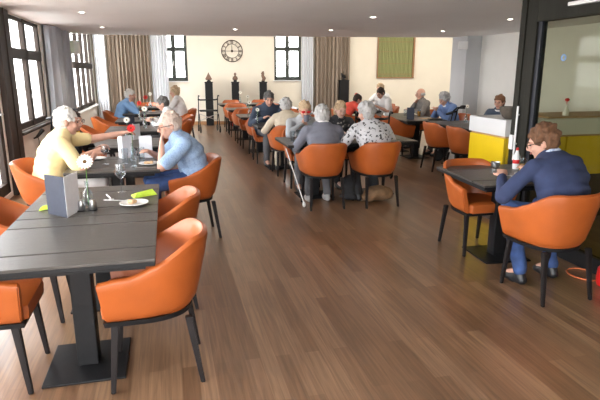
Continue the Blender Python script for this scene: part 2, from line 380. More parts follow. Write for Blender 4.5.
# back wall windows (dark green frames)
def backwin(name,x0,x1,z0,bars):
    L_=(x1-x0)/math.cos(ang); fw=.085
    P=[(0,fw,-.04,.04,0,1.6),(L_-fw,L_,-.04,.04,0,1.6),(0,L_,-.04,.04,0,fw*1.3),(0,L_,-.05,.05,.88,1.0),(L_/2-fw*.7,L_/2+fw*.7,-.05,.05,0,1.6),(0,L_,-.04,.04,1.56,1.6)]
    o=window_obj(name,P,[(0,L_,-.004,.004,0,1.6)],(x0,bwY(x0)+.1,z0),ang,M['gframe'])
    b=bmesh.new(); box(b,-.03,.0+L_+.03,-.16,.0,-.03,.0); q=obj('window_sill',b,M['white'],o)
    b=bmesh.new(); box(b,L_/2-.012,L_/2+.012,-.075,-.05,.45,.6,.004); obj('window_handle',b,M['steel'],o)
backwin('window_3',-.12,.68,1.33,0); backwin('window_4',3.30,4.14,1.35,0)

# curtains: pleated cloth of real thickness
def curtain(label,p0,p1,z0,z1,m,n,amp,cat='curtain',seed=0,tie=0):
    random.seed(seed); bm=bmesh.new(); a=Vector((*p0,0)); b=Vector((*p1,0)); d=(b-a); L_=d.length; d.normalize(); nn=Vector((-d.y,d.x,0))
    N=n*10; rows=[]; ph=[random.uniform(-.6,.6) for _ in range(n+1)]
    for j in range(9):
        t=j/8; z=z1+(z0-z1)*t; row=[]
        for i in range(N+1):
            u=i/N; k=u*n; w=math.sin(2*PI*k+ph[int(k) if int(k)<n else n-1]*(math.sin(PI*(k%1)))); w2=.35*math.sin(4.4*PI*k+seed+t)
            row.append(a+d*L_*u+nn*amp*(w+w2)*(.8+.3*t)+Vector((0,0,z)))
        rows.append(row)
    th=.006
    F=[[bm.verts.new(p+nn*th) for p in r] for r in rows]; Bk=[[bm.verts.new(p-nn*th) for p in r] for r in rows]
    for j in range(8):
        for i in range(N):
            bm.faces.new((F[j][i],F[j][i+1],F[j+1][i+1],F[j+1][i])); bm.faces.new((Bk[j][i],Bk[j+1][i],Bk[j+1][i+1],Bk[j][i+1]))
    for i in range(N):
        bm.faces.new((F[0][i],Bk[0][i],Bk[0][i+1],F[0][i+1])); bm.faces.new((F[8][i],F[8][i+1],Bk[8][i+1],Bk[8][i]))
    for j in range(8):
        bm.faces.new((F[j][0],F[j+1][0],Bk[j+1][0],Bk[j][0])); bm.faces.new((F[j][N],Bk[j][N],Bk[j+1][N],F[j+1][N]))
    return tag(obj('curtain',bm,m),label,cat)
curtain('taupe pleated floor-length curtain hanging left of the left back window',(-1.62,bwY(-1.62)-.22),(-.42,bwY(-.42)-.22),.03,3.3,M['curt'],11,.055,seed=1)
curtain('narrow white sheer curtain half across the left back window',(-.38,bwY(-.38)-.16),(.10,bwY(.1)-.16),.03,3.3,M['sheer'],6,.035,seed=2)
curtain('narrow bright sheer curtain in the far left corner beside taupe curtain',(-1.99,bwY(-1.9)-.26),(-1.66,bwY(-1.66)-.26),.03,3.3,M['sheer'],4,.03,seed=3)
curtain('pale sheer curtain right of the right back window',(4.10,bwY(4.1)-.16),(4.46,bwY(4.46)-.16),.03,3.3,M['sheer'],5,.035,seed=4)
curtain('taupe pleated floor-length curtain on back wall beside the fourth plinth',(4.5,bwY(4.5)-.2),(5.58,bwY(5.58)-.2),.03,3.3,M['curt'],9,.055,seed=5)
curtain('grey blue curtain gathered beside the large left window',(LX+.12,10.40),(LX+.12,12.0),.03,CZ-.01,M['curtg'],6,.085,seed=6)
# outside
bm=bmesh.new(); box(bm,-40,-2.3,-20,60,-.25,-.05); box(bm,-2.3,30,18.2,60,-.25,-.05); struct('ground_outside',bm,M['ground'])
bm=bmesh.new(); box(bm,-3.6,-3.3,4,11.5,-.05,.72,.01); tag(obj('garden_wall',bm,BRICK,None,False),'low red brick garden wall seen through the glazed door at left','garden wall')

# ------------------------------------------------------------------ chair
def make_chair():
    r=empty('tub_armchair')
    NS=56
    def plan(s,w,yb,yf,rr):
        # s in -1..1; half perimeter: quarter superellipse then straight arm
        q=abs(s); sg=1 if s>=0 else -1
        k=.64
        if q<k:
            th=q/k*PI/2; e=.84
            x=w*math.sin(th)**e; y=yb+rr*(1-max(0,math.cos(th))**e)
        else:
            x=w; y=yb+rr+(yf-yb-rr)*((q-k)/(1-k))
        return Vector((sg*x,y,0))
    bm=bmesh.new(); cols=[]
    for i in range(NS+1):
        s=-1+2*i/NS; q=abs(s)
        zt=.80-.160*ss(.26,.84,q)-.015*ss(.84,1,q)
        zb=.395
        ring=[]
        def P(t,off):
            w=.225+.060*t**.8; yb=-.20-.095*t**.75; yf=.235+.02*t
            p=plan(s,w,yb,yf,.30); p2=plan(max(-1,min(1,s+.01)),w,yb,yf,.30); p1=plan(max(-1,min(1,s-.01)),w,yb,yf,.30)
            d=(p2-p1).normalized(); n=Vector((-d.y,d.x,0))   # towards inside for increasing s
            c=Vector((0,.02,0))
            if (c-p).dot(n)<0: n=-n
            return p+n*off
        tk=.042
        for t,z in ((-.25,0),(0,.012),(.12,.05),(.3,.12),(.55,.22),(.8,.31),(.95,.375)):
            tt=max(0,t); zz=zb+z*(zt-zb)/.405*1.0
            off=.03 if t<0 else (.006 if t==0 else 0)
            ring.append(P(tt,off)+Vector((0,0,zz)))
        ring.append(P(1,.004)+Vector((0,0,zt-.012))); ring.append(P(1,.014)+Vector((0,0,zt-.002))); ring.append(P(1,.028)+Vector((0,0,zt))); ring.append(P(1,.040)+Vector((0,0,zt-.012)))
        ring.append(P(.93,tk+.003)+Vector((0,0,zt-.04)))
        ring.append(P(.7,tk+.006)+Vector((0,0,zb+.62*(zt-zb)))); ring.append(P(.35,tk+.008)+Vector((0,0,zb+.32*(zt-zb)))); ring.append(P(.05,tk)+Vector((0,0,zb+.03)))
        cols.append([bm.verts.new(v) for v in ring])
    n=len(cols[0])
    for i in range(NS):
        for k in range(n): bm.faces.new((cols[i][k],cols[i+1][k],cols[i+1][(k+1)%n],cols[i][(k+1)%n]))
    bm.faces.new(cols[0]); bm.faces.new(cols[-1][::-1])
    bmesh.ops.recalc_face_normals(bm,faces=bm.faces)
    endf=[f for f in bm.faces if len(f.verts)>4]
    es=[e for f in endf for e in f.edges]
    bmesh.ops.bevel(bm,geom=es,offset=.007,segments=2,affect='EDGES')
    obj('backrest',bm,M['leather'],r)
    # seam piping on back
    # seat cushion
    bm=bmesh.new(); pts=[]
    W=.192
    for i in range(24):
        a=PI*i/23; pts.append((-W*math.cos(a)**1 if abs(math.cos(a))<1 else -W*math.copysign(1,math.cos(a)),-.02-.17*math.sin(a)**.8))
    pts+= [(W,.225),(W-.02,.258),(-W+.02,.258),(-W,.225)]
    lay=[]
    for z,sc in ((.392,.94),(.40,.985),(.45,1),(.470,.985),(.480,.93),(.484,.6),(.485,.2)):
        lay.append([bm.verts.new((x*sc,.03+(y-.03)*sc,z)) for x,y in pts])
    for j in range(len(lay)-1):
        for k in range(len(pts)): bm.faces.new((lay[j][k],lay[j][(k+1)%len(pts)],lay[j+1][(k+1)%len(pts)],lay[j+1][k]))
    bm.faces.new(lay[0][::-1]); bm.faces.new(lay[-1]); obj('seat',bm,M['leather'],r)
    # black under frame
    bm=bmesh.new(); pp=[plan(-1+2*i/30,.218,-.19,.24,.28) for i in range(31)]
    lo=[bm.verts.new((p.x,p.y,.372)) for p in pp]; hi=[bm.verts.new((p.x*1.02,p.y*1.02,.398)) for p in pp]
    for i in range(30): bm.faces.new((lo[i],lo[i+1],hi[i+1],hi[i]))
    bm.faces.new((lo[30],lo[0],hi[0],hi[30])); bm.faces.new(lo[::-1]); bm.faces.new(hi); obj('seat_frame',bm,M['black'],r)
    for sx in (-1,1):
        for sy in (-1,1):
            bm=bmesh.new()
            t=Vector((sx*.188,sy*.180+.012,.378)); b=Vector((sx*.206,(.228 if sy>0 else -.225),0))
            vs=[]
            for c,h in ((b,.012),(t,.019)):
                vs.append([bm.verts.new(c+Vector((dx*h,dy*h,0))) for dx,dy in ((-1,-1),(1,-1),(1,1),(-1,1))])
            for k in range(4): bm.faces.new((vs[0][k],vs[0][(k+1)%4],vs[1][(k+1)%4],vs[1][k]))
            bm.faces.new(vs[0][::-1]); bm.faces.new(vs[1])
            bmesh.ops.bevel(bm,geom=list(bm.edges),offset=.004,segments=2,affect='EDGES')
            obj('leg',bm,M['leg'],r)
    return r
CH0=make_chair(); usedC=[False]
def chair(x,y,rz,label,group='orange tub armchairs around the dining tables'):
    """rz: 0 faces +Y"""
    if not usedC[0]: usedC[0]=True; c=CH0; c.location=(x,y,0); c.rotation_euler=(0,0,rz)
    else: c=copy_tree(CH0,(x,y,0),rz)
    return tag(c,label,'chair',group)
# ------------------------------------------------------------------ table
def make_table(wx=.82,wy=.89):
    r=empty('pedestal_table'); hx,hy=wx/2,wy/2; s=.2
    bm=bmesh.new()
    for a,b in ((-hy,-hy+s-.006),(-hy+s+.006,hy-s-.006),(hy-s+.006,hy)): box(bm,-hx+.0,hx-.0,a+.001,b-.001,.725,.74,.003)
    # shallow inset grooves near the side edges of each board
    obj('tabletop',bm,M['tabletop'],r,False)
    bm=bmesh.new(); box(bm,-hx+.05,hx-.05,-hy+.05,hy-.05,.675,.704); box(bm,-hx+.002,hx-.002,-hy+.002,hy-.002,.703,.7255,.003); obj('apron',bm,M['black'],r,False)
    bm=bmesh.new(); box(bm,-.055,.055,-.055,.055,.012,.676,.006); obj('pedestal',bm,M['black'],r,False)
    bm=bmesh.new(); box(bm,-.21,.21,-.225,.225,0,.014,.004); obj('base_plate',bm,M['black'],r,False)
    return r
TB0=make_table(); usedT=[False]
def table(x,y,rz,label,group='black topped pedestal tables'):
    if not usedT[0]: usedT[0]=True; c=TB0; c.location=(x,y,0); c.rotation_euler=(0,0,rz)
    else: c=copy_tree(TB0,(x,y,0),rz)
    return tag(c,label,'table',group)

R90=PI/2
# row by the windows
TX=-.505
table(TX,2.915,0,'nearest black topped pedestal table at lower left, bare top')
table(TX,3.815,0,'black table pushed against the nearest one, carrying the tall navy menu')
table(TX,5.355,0,'black table between the woman in yellow and the man in blue print')
table(TX,6.95,0,'bare-fronted table just beyond the pale menus and red gerbera')
table(TX,8.70,0,'window row table with slate menu, beyond the head of the eating man')
table(TX,10.45,0,'window row table with white flower in front of sky blue shirted man')
table(TX,12.2,0,'window row table where man in sky blue shirt sits')
table(TX,14.1,0,'farthest table of the window row near the back curtains')
# middle row
for x,y,l in ((1.84,6.65,'left table shared by grey sweater woman and red glasses man'),(2.67,6.65,'table in front of the woman in black and white print'),
    (1.84,8.85,'table between man in blue grey jacket and woman in beige'),(2.67,8.85,'table right of the beige cardigan woman'),
    (1.84,10.85,'middle row table behind the jacketed man'),(2.67,10.85,'middle row table right of the one behind the jacketed man'),
    (1.84,12.95,'middle row table near the walking frame'),(2.67,12.95,'second to last middle row table, right half'),
    (1.84,15.05,'farthest middle row table before the plinths'),(2.67,15.05,'farthest middle row table, right half')):
    table(x,y,R90,l)
# right rows
for x,y,l in ((4.93,7.40,'table behind the white and yellow counter, right row'),(4.93,8.30,'table joined behind the one nearest the counter'),
    (4.60,9.35,'table carrying a navy menu before the woman in blue cardigan'),(4.60,10.25,'table with beer glass before man in check shirt'),
    (4.35,11.9,'far table with red flower where woman looks down'),(5.2,13.4,'far right table by the back wall')):
    table(x,y,0,l)
table(2.80,3.98,math.radians(-4),'black table of the woman in navy beside the glass partition')

# chairs of the window row
chair(-.12,2.77,R90,'nearest orange armchair right of the lower left table')
chair(-.10,3.68,R90,'orange armchair right side, second from the camera')
chair(.20,5.25,R90+.10,'orange armchair under the man in blue print shirt')
chair(-.985,2.87,-R90,'orange armchair cut off at lower left edge, tucked under table')
chair(-.97,3.68,-R90,'orange armchair at left edge behind the navy menu')
chair(-1.14,5.36,-R90-.12,'orange armchair under the woman in yellow')
chair(-1.10,6.52,-R90-.15,'orange armchair of the half hidden person in dark vest')
chair(-1.07,7.25,-R90,'empty orange armchair below the outstretched arm')
chair(-1.07,8.75,-R90,'empty orange armchair at left, beyond the outstretched arm')
chair(-1.07,10.4,-R90,'orange armchair at left just in front of sky blue shirt')
chair(-1.05,12.1,-R90,'orange armchair of the man in sky blue shirt')
chair(.12,9.45,R90,'orange armchair of the person in white with grey hair')
chair(.20,10.5,R90,'orange armchair right behind the person in white')
chair(.36,12.4,R90,'far orange armchair of the blond person in white')
chair(-.5,14.85,PI,'far orange armchair at head of the last window row table')
# middle row chairs (two side by side on each long side)
mid=[(1.79,6.08,0,'orange armchair of the woman in grey sweater'),(2.46,6.03,0.03,'orange armchair of the woman in black and white print'),
 (1.84,7.34,PI,'orange armchair of the man in red glasses'),(2.4,7.36,PI,'orange armchair of the smiling blond woman'),
 (1.84,8.27,0,'orange armchair of the woman in beige'),(1.72,9.52,PI,'orange armchair of the man in blue grey jacket'),(2.66,8.3,0,'empty orange armchair right of the beige woman'),(2.62,9.5,PI,'empty orange armchair behind the blond woman'),
 (1.76,10.28,0,'empty orange armchair directly behind the jacketed man'),(2.6,10.28,0,'empty orange armchair just right of the man in blue grey jacket'),
 (1.74,11.50,PI,'orange armchair on far side of the third middle table'),(2.6,11.5,PI,'orange armchair, far side of third middle table, right seat'),
 (1.74,12.38,0,'orange armchair on near side of fourth middle table'),(2.6,12.38,0,'orange armchair, near side of fourth middle table, right seat'),
 (1.74,13.60,PI,'orange armchair on far side of fourth middle table'),(2.6,13.6,PI,'orange armchair, far side of fourth middle table, right seat'),
 (1.76,14.46,0,'orange armchair near side of the farthest middle table'),(2.6,14.46,0,'orange armchair below the middle plinth, right seat'),
 (1.84,15.68,PI,'orange armchair against the plinths, left seat'),(2.7,15.68,PI,'orange armchair against the plinths, right seat')]
for x,y,rz,l in mid: chair(x,y,rz,l)
# right row chairs
for x,y,rz,l in ((4.24,9.42,-R90,'orange armchair left of the navy menu table, half behind printed blouse'),(4.40,8.02,-R90,'orange armchair in right row with visible legs'),(4.42,7.28,-R90,'orange armchair beside the yellow counter panel'),
  (4.24,10.35,-R90,'orange armchair left of the check shirted man'),(5.50,9.5,R90,'orange armchair of the woman in blue cardigan'),(5.46,10.65,R90,'orange armchair of the man in check shirt'),
  (5.68,8.15,R90,'orange armchair of the brunette person behind the counter'),(3.90,11.6,-R90,'orange armchair of the person in red'),(5.12,12.0,R90,'orange armchair of the woman looking down'),(5.45,13.0,R90+.6,'orange armchair of the fair haired person by the back wall'),
  (2.4,13.9,0.4,'small far orange armchair before the taupe curtain')):
    chair(x,y,rz,l)
chair(2.70,4.22,PI,'empty orange armchair facing the woman in navy')
chair(2.67,3.16,.05,'orange armchair at right edge under the woman in navy')
# ------------------------------------------------------------------ people
def ik(a,t,l1,l2,pole):
    a=Vector(a); t=Vector(t); d=t-a; L_=min(d.length,(l1+l2)*.995); dn=d.normalized()
    t=a+dn*L_; x=(l1*l1-l2*l2+L_*L_)/(2*L_); h=math.sqrt(max(0,l1*l1-x*x))
    p=Vector(pole); p=(p-dn*p.dot(dn)).normalized()
    return a+dn*x+p*h,t
def hand(bm,W,d,pn,s,curl=28,fr=.0085):
    """palm, four fingers of unequal length and a thumb that leaves the side of the palm"""
    d=d.normalized(); side=d.cross(pn).normalized(); pn=side.cross(d).normalized(); side=side*s   # side -> thumb side
    rot=Matrix((side,d,pn)).transposed().to_quaternion()
    ell(bm,W+d*.05,(.041,.052,.0165),rot,12,8)
    cone2(bm,W-d*.01,W+d*.03,.024,.022)
    for i,(off,ln) in enumerate(((.029,.068),(.010,.076),(-.010,.070),(-.028,.054))):
        p=W+d*(.088-abs(off)*.25)+side*off; q0=W+d*.05+side*off*.8
        cone2(bm,q0,p,fr*1.15,fr*1.1,8)
        ang_=0; dd=d.copy()
        for j,(f,c) in enumerate(((.45,.8),(.32,1.1),(.25,.9))):
            ang_+=math.radians(curl*c); dd=d*math.cos(ang_)-pn*math.sin(ang_)*(-1); dd=(d*math.cos(ang_)+pn*math.sin(ang_))
            n_=p+dd*ln*f+side*off*.06; cone2(bm,p,n_,fr*(1.05-.12*j),fr*(.95-.12*j),8); p=n_
    b=W+d*.022+side*.03; k=b+(d*.6+side*.75+pn*.25).normalized()*.034; e=k+(d*.9+side*.2+pn*.35).normalized()*.03
    cone2(bm,W+d*.015+side*.012,b,.014,.013,8); cone2(bm,b,k,.0125,.0105,8); cone2(bm,k,e,.0105,.0085,8)
def person(label,loc,rz,sc=1,lean=8,hunch=10,head=(0,0),hands=None,top='cgrey',sleeve='long',bottom='ctrous',shoes='shoe',hair=('hgrey','cap'),
           skin='skin',vox=.011,wide=1,knee=.44,foot=.40,glasses=None,face=False,poles=None,collar=None,extra=None,curl=28,pnorm=None,legs=True,roll=0,spread=.12,bulk=1,side=0,thumbup=False,group=None):
    r=empty('person',loc,rz,sc); tag(r,label,'person',group); seed=int(abs(loc[0]*77+loc[1]*31))
    l1=math.radians(lean); l2=math.radians(lean+hunch)
    sl=math.sin(math.radians(side))
    u1=Vector((sl,math.sin(l1),math.cos(l1))).normalized(); u2=Vector((sl,math.sin(l2),math.cos(l2))).normalized()
    TL=.875; P0=Vector((0,.02,.56)); P1=P0+u1*.24*TL; P2=P1+u2*.25*TL
    def sp(t):
        if t<.24: return P0+u1*t*TL
        return P1+u2*(t-.24)*TL
    prof=[(-.02,.165,.125),(.05,.172,.128),(.12,.16,.122),(.20,.158,.12),(.28,.168,.122),(.35,.172,.115),(.41,.165,.098),(.45,.12,.078),(.48,.075,.06)]
    W_=wide
    rx2=Quaternion((1,0,0),-l2)
    sh={s:P1+u2*.185*TL+Vector((s*.172*W_,0,0)) for s in (-1,1)}
    hands=hands or {}
    neck=P2; hy,hp=head
    Rh=Quaternion((0,0,1),math.radians(hy))@Quaternion((1,0,0),-math.radians(hp))@Quaternion((0,1,0),math.radians(roll))
    hc=neck+u2*.045+Rh@Vector((0,.02,.085))
    H=lambda v: hc+Rh@(Vector(v)*1.06)
    A={}
    for s in (-1,1):
        t=hands.get(s,(s*.13,.42,.785))
        if t=='mouth': t=H((s*.05,.125,-.13))
        elif t=='chin': t=H((s*.03,.10,-.17))
        elif t=='cheek': t=H((s*.085,.05,-.13))
        pole=(poles or {}).get(s,(s*.75,-.25,-.7))
        e,w_=ik(sh[s],t,.285,.25,pole); A[s]=(sh[s],e,w_)
    def torso(bm,g):
        for t,rx,ry in prof:
            ell(bm,sp(t),((rx*W_*bulk)+g,ry*bulk+g,.10+g*.5),rx2 if t>.24 else Quaternion((1,0,0),-l1),18,14)
        for k in range(3):
            pass
        cone2(bm,sh[-1]+Vector((.03,0,.0)),sh[1]-Vector((.03,0,.0)),.066+g,.066+g)
        cone2(bm,P0+Vector((0,-.03,0)),P1+Vector((0,-.02,0)),.11+g,.10+g)
    def legpts(s): 
        return (Vector((s*.088,0,.565)),Vector((s*spread,knee,.545)),Vector((s*spread,foot,.10)))
    # body
    bm=bmesh.new(); torso(bm,-.014)
    cone2(bm,P2-u2*.06,hc+Rh@Vector((0,-.018,-.045)),.057,.050)
    for s in (-1,1):
        a,e,w_=A[s]; cv=-.004 if sleeve=='long' else 0
        cone2(bm,a,e,.050-.006,.041+cv); cone2(bm,e,w_-(w_-e).normalized()*.01,.040+cv,.026)
        fd=(w_-e).normalized(); pn=Vector((pnorm or {}).get(s,(0,.0,-1))) ; 
        if abs(pn.dot(fd))>.9: pn=Vector((0,1,0))
        hand(bm,w_,fd,pn,1 if s<0 else -1,curl) if False else hand(bm,w_,fd,pn,(1 if s>0 else -1)*(-1 if True else 1),curl)
        h,k,an=legpts(s); cone2(bm,h,k,.07,.052); cone2(bm,k,an,.05,.034); cone2(bm,an,an+Vector((0,.12,-.055)),.034,.028)
    # head
    ell(bm,H((0,-.008,.022)),(.074,.092,.088),Rh,20,14)
    ell(bm,H((0,.022,-.03)),(.060,.064,.076),Rh,18,12)
    ell(bm,H((0,.052,-.082)),(.030,.026,.022),Rh)          # chin
    ell(bm,H((0,.070,.032)),(.052,.018,.012),Rh)           # brow
    for s in (-1,1):
        ell(bm,H((s*.036,.064,-.022)),(.022,.020,.020),Rh)    # cheek
        ell(bm,H((s*.075,-.004,-.008)),(.009,.019,.031),Rh)   # ear
    cone2(bm,H((0,.086,.018)),H((0,.104,-.018)),.009,.0135,8); ell(bm,H((0,.096,-.024)),(.017,.012,.009),Rh)
    ell(bm,H((0,.082,-.050)),(.024,.010,.010),Rh)
    body=fused('body',bm,M[skin],r,min(vox,.009),1)
    if face:
        for s in (-1,1):
            b=bmesh.new(); ell(b,H((s*.030,.080,.008)),(.0125,.008,.006),Rh,10,8); obj('eye',b,M['eye'],body)
            b=bmesh.new(); tube(b,[H((s*.046,.080,.027)),H((s*.030,.088,.031)),H((s*.016,.088,.026))],.0032,6); obj('eyebrow',b,M[hair[0]],body)
        b=bmesh.new(); tube(b,[H((-.024,.083,-.046)),H((-.010,.092,-.052)),H((.010,.092,-.052)),H((.024,.083,-.046))],.005,8); obj('mouth',b,M['lip'],body)
    # trousers
    if legs:
        bm=bmesh.new()
        for s in (-1,1):
            h,k,an=legpts(s); cone2(bm,h,k,.088,.068); cone2(bm,k,an+Vector((0,0,.01)),.064,.052)
        ell(bm,P0,(.172*W_*bulk,.135*bulk,.088)); fused('trousers',bm,M[bottom],r,vox,2,.010,9,seed)
        for s in (-1,1):
            h,k,an=legpts(s); b=bmesh.new()
            cone2(b,an+Vector((0,-.025,-.062)),an+Vector((0,.14,-.070)),.040,.030); cone2(b,an+Vector((0,-.01,-.03)),an+Vector((0,.06,-.05)),.042,.036); cone2(b,an+Vector((0,.05,-.062)),an+Vector((0,.12,-.067)),.046,.036)
            fused('shoe',b,M[shoes],r,.012,2)
    # top
    bm=bmesh.new(); torso(bm,.008); ell(bm,P0+Vector((0,0,-.0)),(.180*W_*bulk,.145*bulk,.085))
    cone2(bm,P2-u2*.06,P2-u2*.005,.072,.064)
    for s in (-1,1):
        a,e,w_=A[s]
        if sleeve=='long': cone2(bm,a,e,.068,.055); cone2(bm,e,w_-(w_-e).normalized()*.012,.054,.036)
        else: m_=a+(e-a)*.80; cone2(bm,a,m_,.070,.066)
    shirt=fused('shirt',bm,M[top],r,vox,5,.016,7,seed)
    if collar:
        b=bmesh.new()
        for k in range(14):
            a0=2*PI*k/14; a1=2*PI*(k+1)/14
            f=lambda a_: P2+u2*.010+rx2@Vector((.074*math.cos(a_),.070*math.sin(a_)+.004,.012-.02*math.sin(a_)))
            cone2(b,f(a0),f(a1),.019,.019,8)
        fused('collar',b,M[collar],r,.010,1)
    # hair
    hm,st=hair; bm=bmesh.new(); rnd=random.Random(seed)
    if st in('cap','short','curly','bob'):
        ell(bm,H((0,-.016,.036)),(.084,.098,.088),Rh,20,14); ell(bm,H((0,-.038,.0)),(.086,.074,.082),Rh,20,14)
        if st=='bob': ell(bm,H((0,-.040,-.035)),(.090,.068,.072),Rh,18,12)
        if st=='short': pass
        n_=46 if st in('curly','bob') else 26; amp=.024 if st=='curly' else .014
        for k in range(n_):
            th=rnd.uniform(0,2*PI); ph=rnd.uniform(-.5,1.5)
            v=Vector((math.cos(ph)*math.cos(th)*.080,math.cos(ph)*math.sin(th)*.090-.018,math.sin(ph)*.088+.032))
            if v.y>.030 and v.z<.062: continue
            ell(bm,H(v),amp*rnd.uniform(.8,1.3),None,8,6)
    elif st=='bald':
        for k in range(15):
            a_=PI+ (k-7)/7*PI*.52; 
            v=Vector((.074*math.sin(a_)*-1,.082*math.cos(a_)-.0,-.004)); ell(bm,H(v),(.016,.016,.034),Rh,8,6)
    fused('hair',bm,M[hm],r,.0085,1,.008,38,seed)
    if glasses:
        b=bmesh.new(); gm=glasses
        for s in (-1,1):
            if gm=='red': 
                ell(b,H((s*.034,.092,.010)),(.030,.006,.018),Rh)
            else:
                pts=[H((s*.033+.024*math.cos(t*PI/6),.099,.008+.018*math.sin(t*PI/6))) for t in range(13)]; tube(b,pts,.0022,6,cap=False)
            tube(b,[H((s*.060,.092,.014)),H((s*.079,.05,.014)),H((s*.080,0,.008))],.0028,6)
        tube(b,[H((-.012,.101,.012)),H((.012,.101,.012))],.0025,6)
        obj('glasses',b,M['red'] if gm=='red' else M['clockm'],r)
    r['_p']=0; del r['_p']
    return r,dict(H=H,A=A,P0=P0,P1=P1,P2=P2,Rh=Rh,sh=sh)
N_=-R90   # facing +X
P_=R90    # facing -X
# window row
p1,d1=person('woman with white hair in pale yellow top reaching toward the red gerbera',(-1.13,5.30,0),N_+.22,1.06,12,14,(-6,8),{-1:(-.10,.70,.95),1:(.10,.40,.79)},'cyellow','short','cwhite',hair=('hwhite','cap'),vox=.009,poles={-1:(-.2,-.2,-1),1:(.8,-.3,-.6)},wide=1.08,bulk=1.1,face=True,legs=True,roll=0)
person('person in black vest with gold lining, half hidden behind the woman in yellow',(-1.12,6.42,0),N_-.25,.96,4,6,(-10,5),{1:(.12,.40,.79),-1:(-.15,.34,.79)},'cblack','short','camo',hair=('hdark','cap'),extra=None,collar='cgold',glasses='wire',vox=.010)
person('grey haired man in blue print short sleeved shirt eating, hand at mouth',(.27,5.26,0),P_+.12,1.04,12,22,(8,14),{-1:'mouth',1:(.16,.42,.80)},'cblue','short','cdenim',hair=('hthin','cap'),glasses='wire',vox=.009,wide=1.1,bulk=1.12,poles={-1:(-.7,.3,-.8),1:(.8,-.2,-.6)},collar='cblue',pnorm={-1:(0,-1,0)})
person('white haired man in sky blue shirt resting his cheek on his hand',(-1.02,12.1,0),N_,1.05,14,20,(0,12),{1:'cheek',-1:(-.10,.42,.79)},'cblue2','long','ctrous',hair=('hwhite','cap'),vox=.012,wide=1.05)
person('person with grey hair in white shirt seated with back to aisle',(.16,9.45,0),P_-.2,1.0,12,16,(12,18),None,'cwhite','long','ctrous',hair=('hdgrey','cap'),vox=.012)
person('blond person in white at the far end of the window row',(.34,12.4,0),P_-.3,1.05,6,12,(-10,8),None,'cwhite','long','ctrous',hair=('hblond','curly'),vox=.013)
# middle row
person('woman with straight grey hair in grey blue sweater, back to camera',(1.80,6.02,0),.0,1.0,10,10,(0,10),{-1:(-.13,.42,.79),1:(.12,.44,.79)},'cgrey','long','ctrous',shoes='shoeg',hair=('hgrey','bob'),vox=.009,wide=1.08,bulk=1.1,foot=.30,collar='cwhite')
person('woman with grey hair in white blouse printed with black flowers',(2.46,5.97,0),.12,1.02,8,10,(22,8),{-1:(-.24,.34,.80),1:(.2,.42,.79)},'cflower','long','cblack',hair=('hgrey','curly'),vox=.009,wide=1.12,bulk=1.12,foot=.26,side=-10,roll=-8)
pc,dc=person('man in pale grey jersey and red glasses drinking from a cup',(1.86,7.34,0),PI-.1,1.0,10,12,(0,16),{1:'mouth',-1:(-.18,.36,.79)},'chood','long','ctrous',hair=('hblond','cap'),glasses='red',vox=.009,wide=1.08,poles={1:(.9,.1,-.6),-1:(-.8,-.2,-.5)},pnorm={1:(0,-1,0)})
person('smiling blond woman in dark leaf print top facing the camera',(2.36,7.38,0),PI+.1,.98,8,10,(0,10),None,'cflower2','long','cblack',hair=('hblond','bob'),vox=.009,face=True,skin='skinp',collar='cblack')
person('grey haired man in blue grey jacket leaning over the table',(1.70,9.42,0),PI+.12,1.06,12,12,(-8,20),{-1:(-.12,.44,.79),1:(.16,.40,.79)},'csuit','long','ctrous',hair=('hdgrey','cap'),vox=.010,wide=1.12,face=True)
person('woman with grey hair in beige cardigan, back to camera',(1.84,8.22,0),-.05,.98,10,14,(5,14),{-1:(-.2,.34,.79),1:(.16,.4,.79)},'cbeige','long','cbeige',hair=('hgrey','curly'),vox=.010,wide=1.08,bulk=1.08,foot=.34)
# right rows
person('dark haired person in coral red top bent over a far table',(3.88,11.55,0),N_+.3,1.0,26,24,(-20,30),None,'cred','short','ctrous',hair=('hdark','cap'),vox=.013)
person('woman with dark bun in white top looking down at a far table',(5.14,12.0,0),P_+.3,1.04,12,14,(10,28),None,'cwhite','short','ctrous',hair=('hdark','cap'),vox=.012,glasses='wire',face=True)
person('fair haired person in white behind the woman looking down, near back wall',(5.42,13.0,0),P_+.6,1.08,4,8,(0,14),None,'cwhite','long','ctrous',hair=('hblond','cap'),vox=.013)
person('bald man in grey check shirt with hand on chin',(5.44,10.65,0),P_+.1,1.03,6,8,(-12,4),{1:'chin',-1:(-.1,.40,.79)},'cplaid','long','ctrous',hair=('hgrey','bald'),vox=.010,face=True,poles={1:(.6,.1,-.8),-1:(-.8,-.2,-.6)})
person('grey haired woman in blue cardigan looking down at her hands',(5.47,9.5,0),P_+.1,1.02,12,14,(0,30),{1:(.05,.38,.86),-1:(-.05,.40,.86)},'cdusk','long','ctrous',hair=('hgrey','curly'),vox=.010,face=True,collar='cwhite')
person('brunette person seen above the white counter top',(5.62,8.15,0),P_+.6,1.0,8,10,(0,8),None,'csuit','long','ctrous',hair=('hbrown','cap'),vox=.010,face=True,collar='cwhite')
person('woman with auburn hair in navy sweater and jeans eating at right',(2.78,3.14,0),.16,1.03,12,24,(42,18),{-1:(-.22,.42,.79),1:(.08,.40,.80)},'cnavy','long','cdenim',hair=('hbrown','curly'),vox=.009,wide=1.14,bulk=1.14,glasses='wire',collar='scarf',foot=.22,knee=.38,face=True,spread=.16)
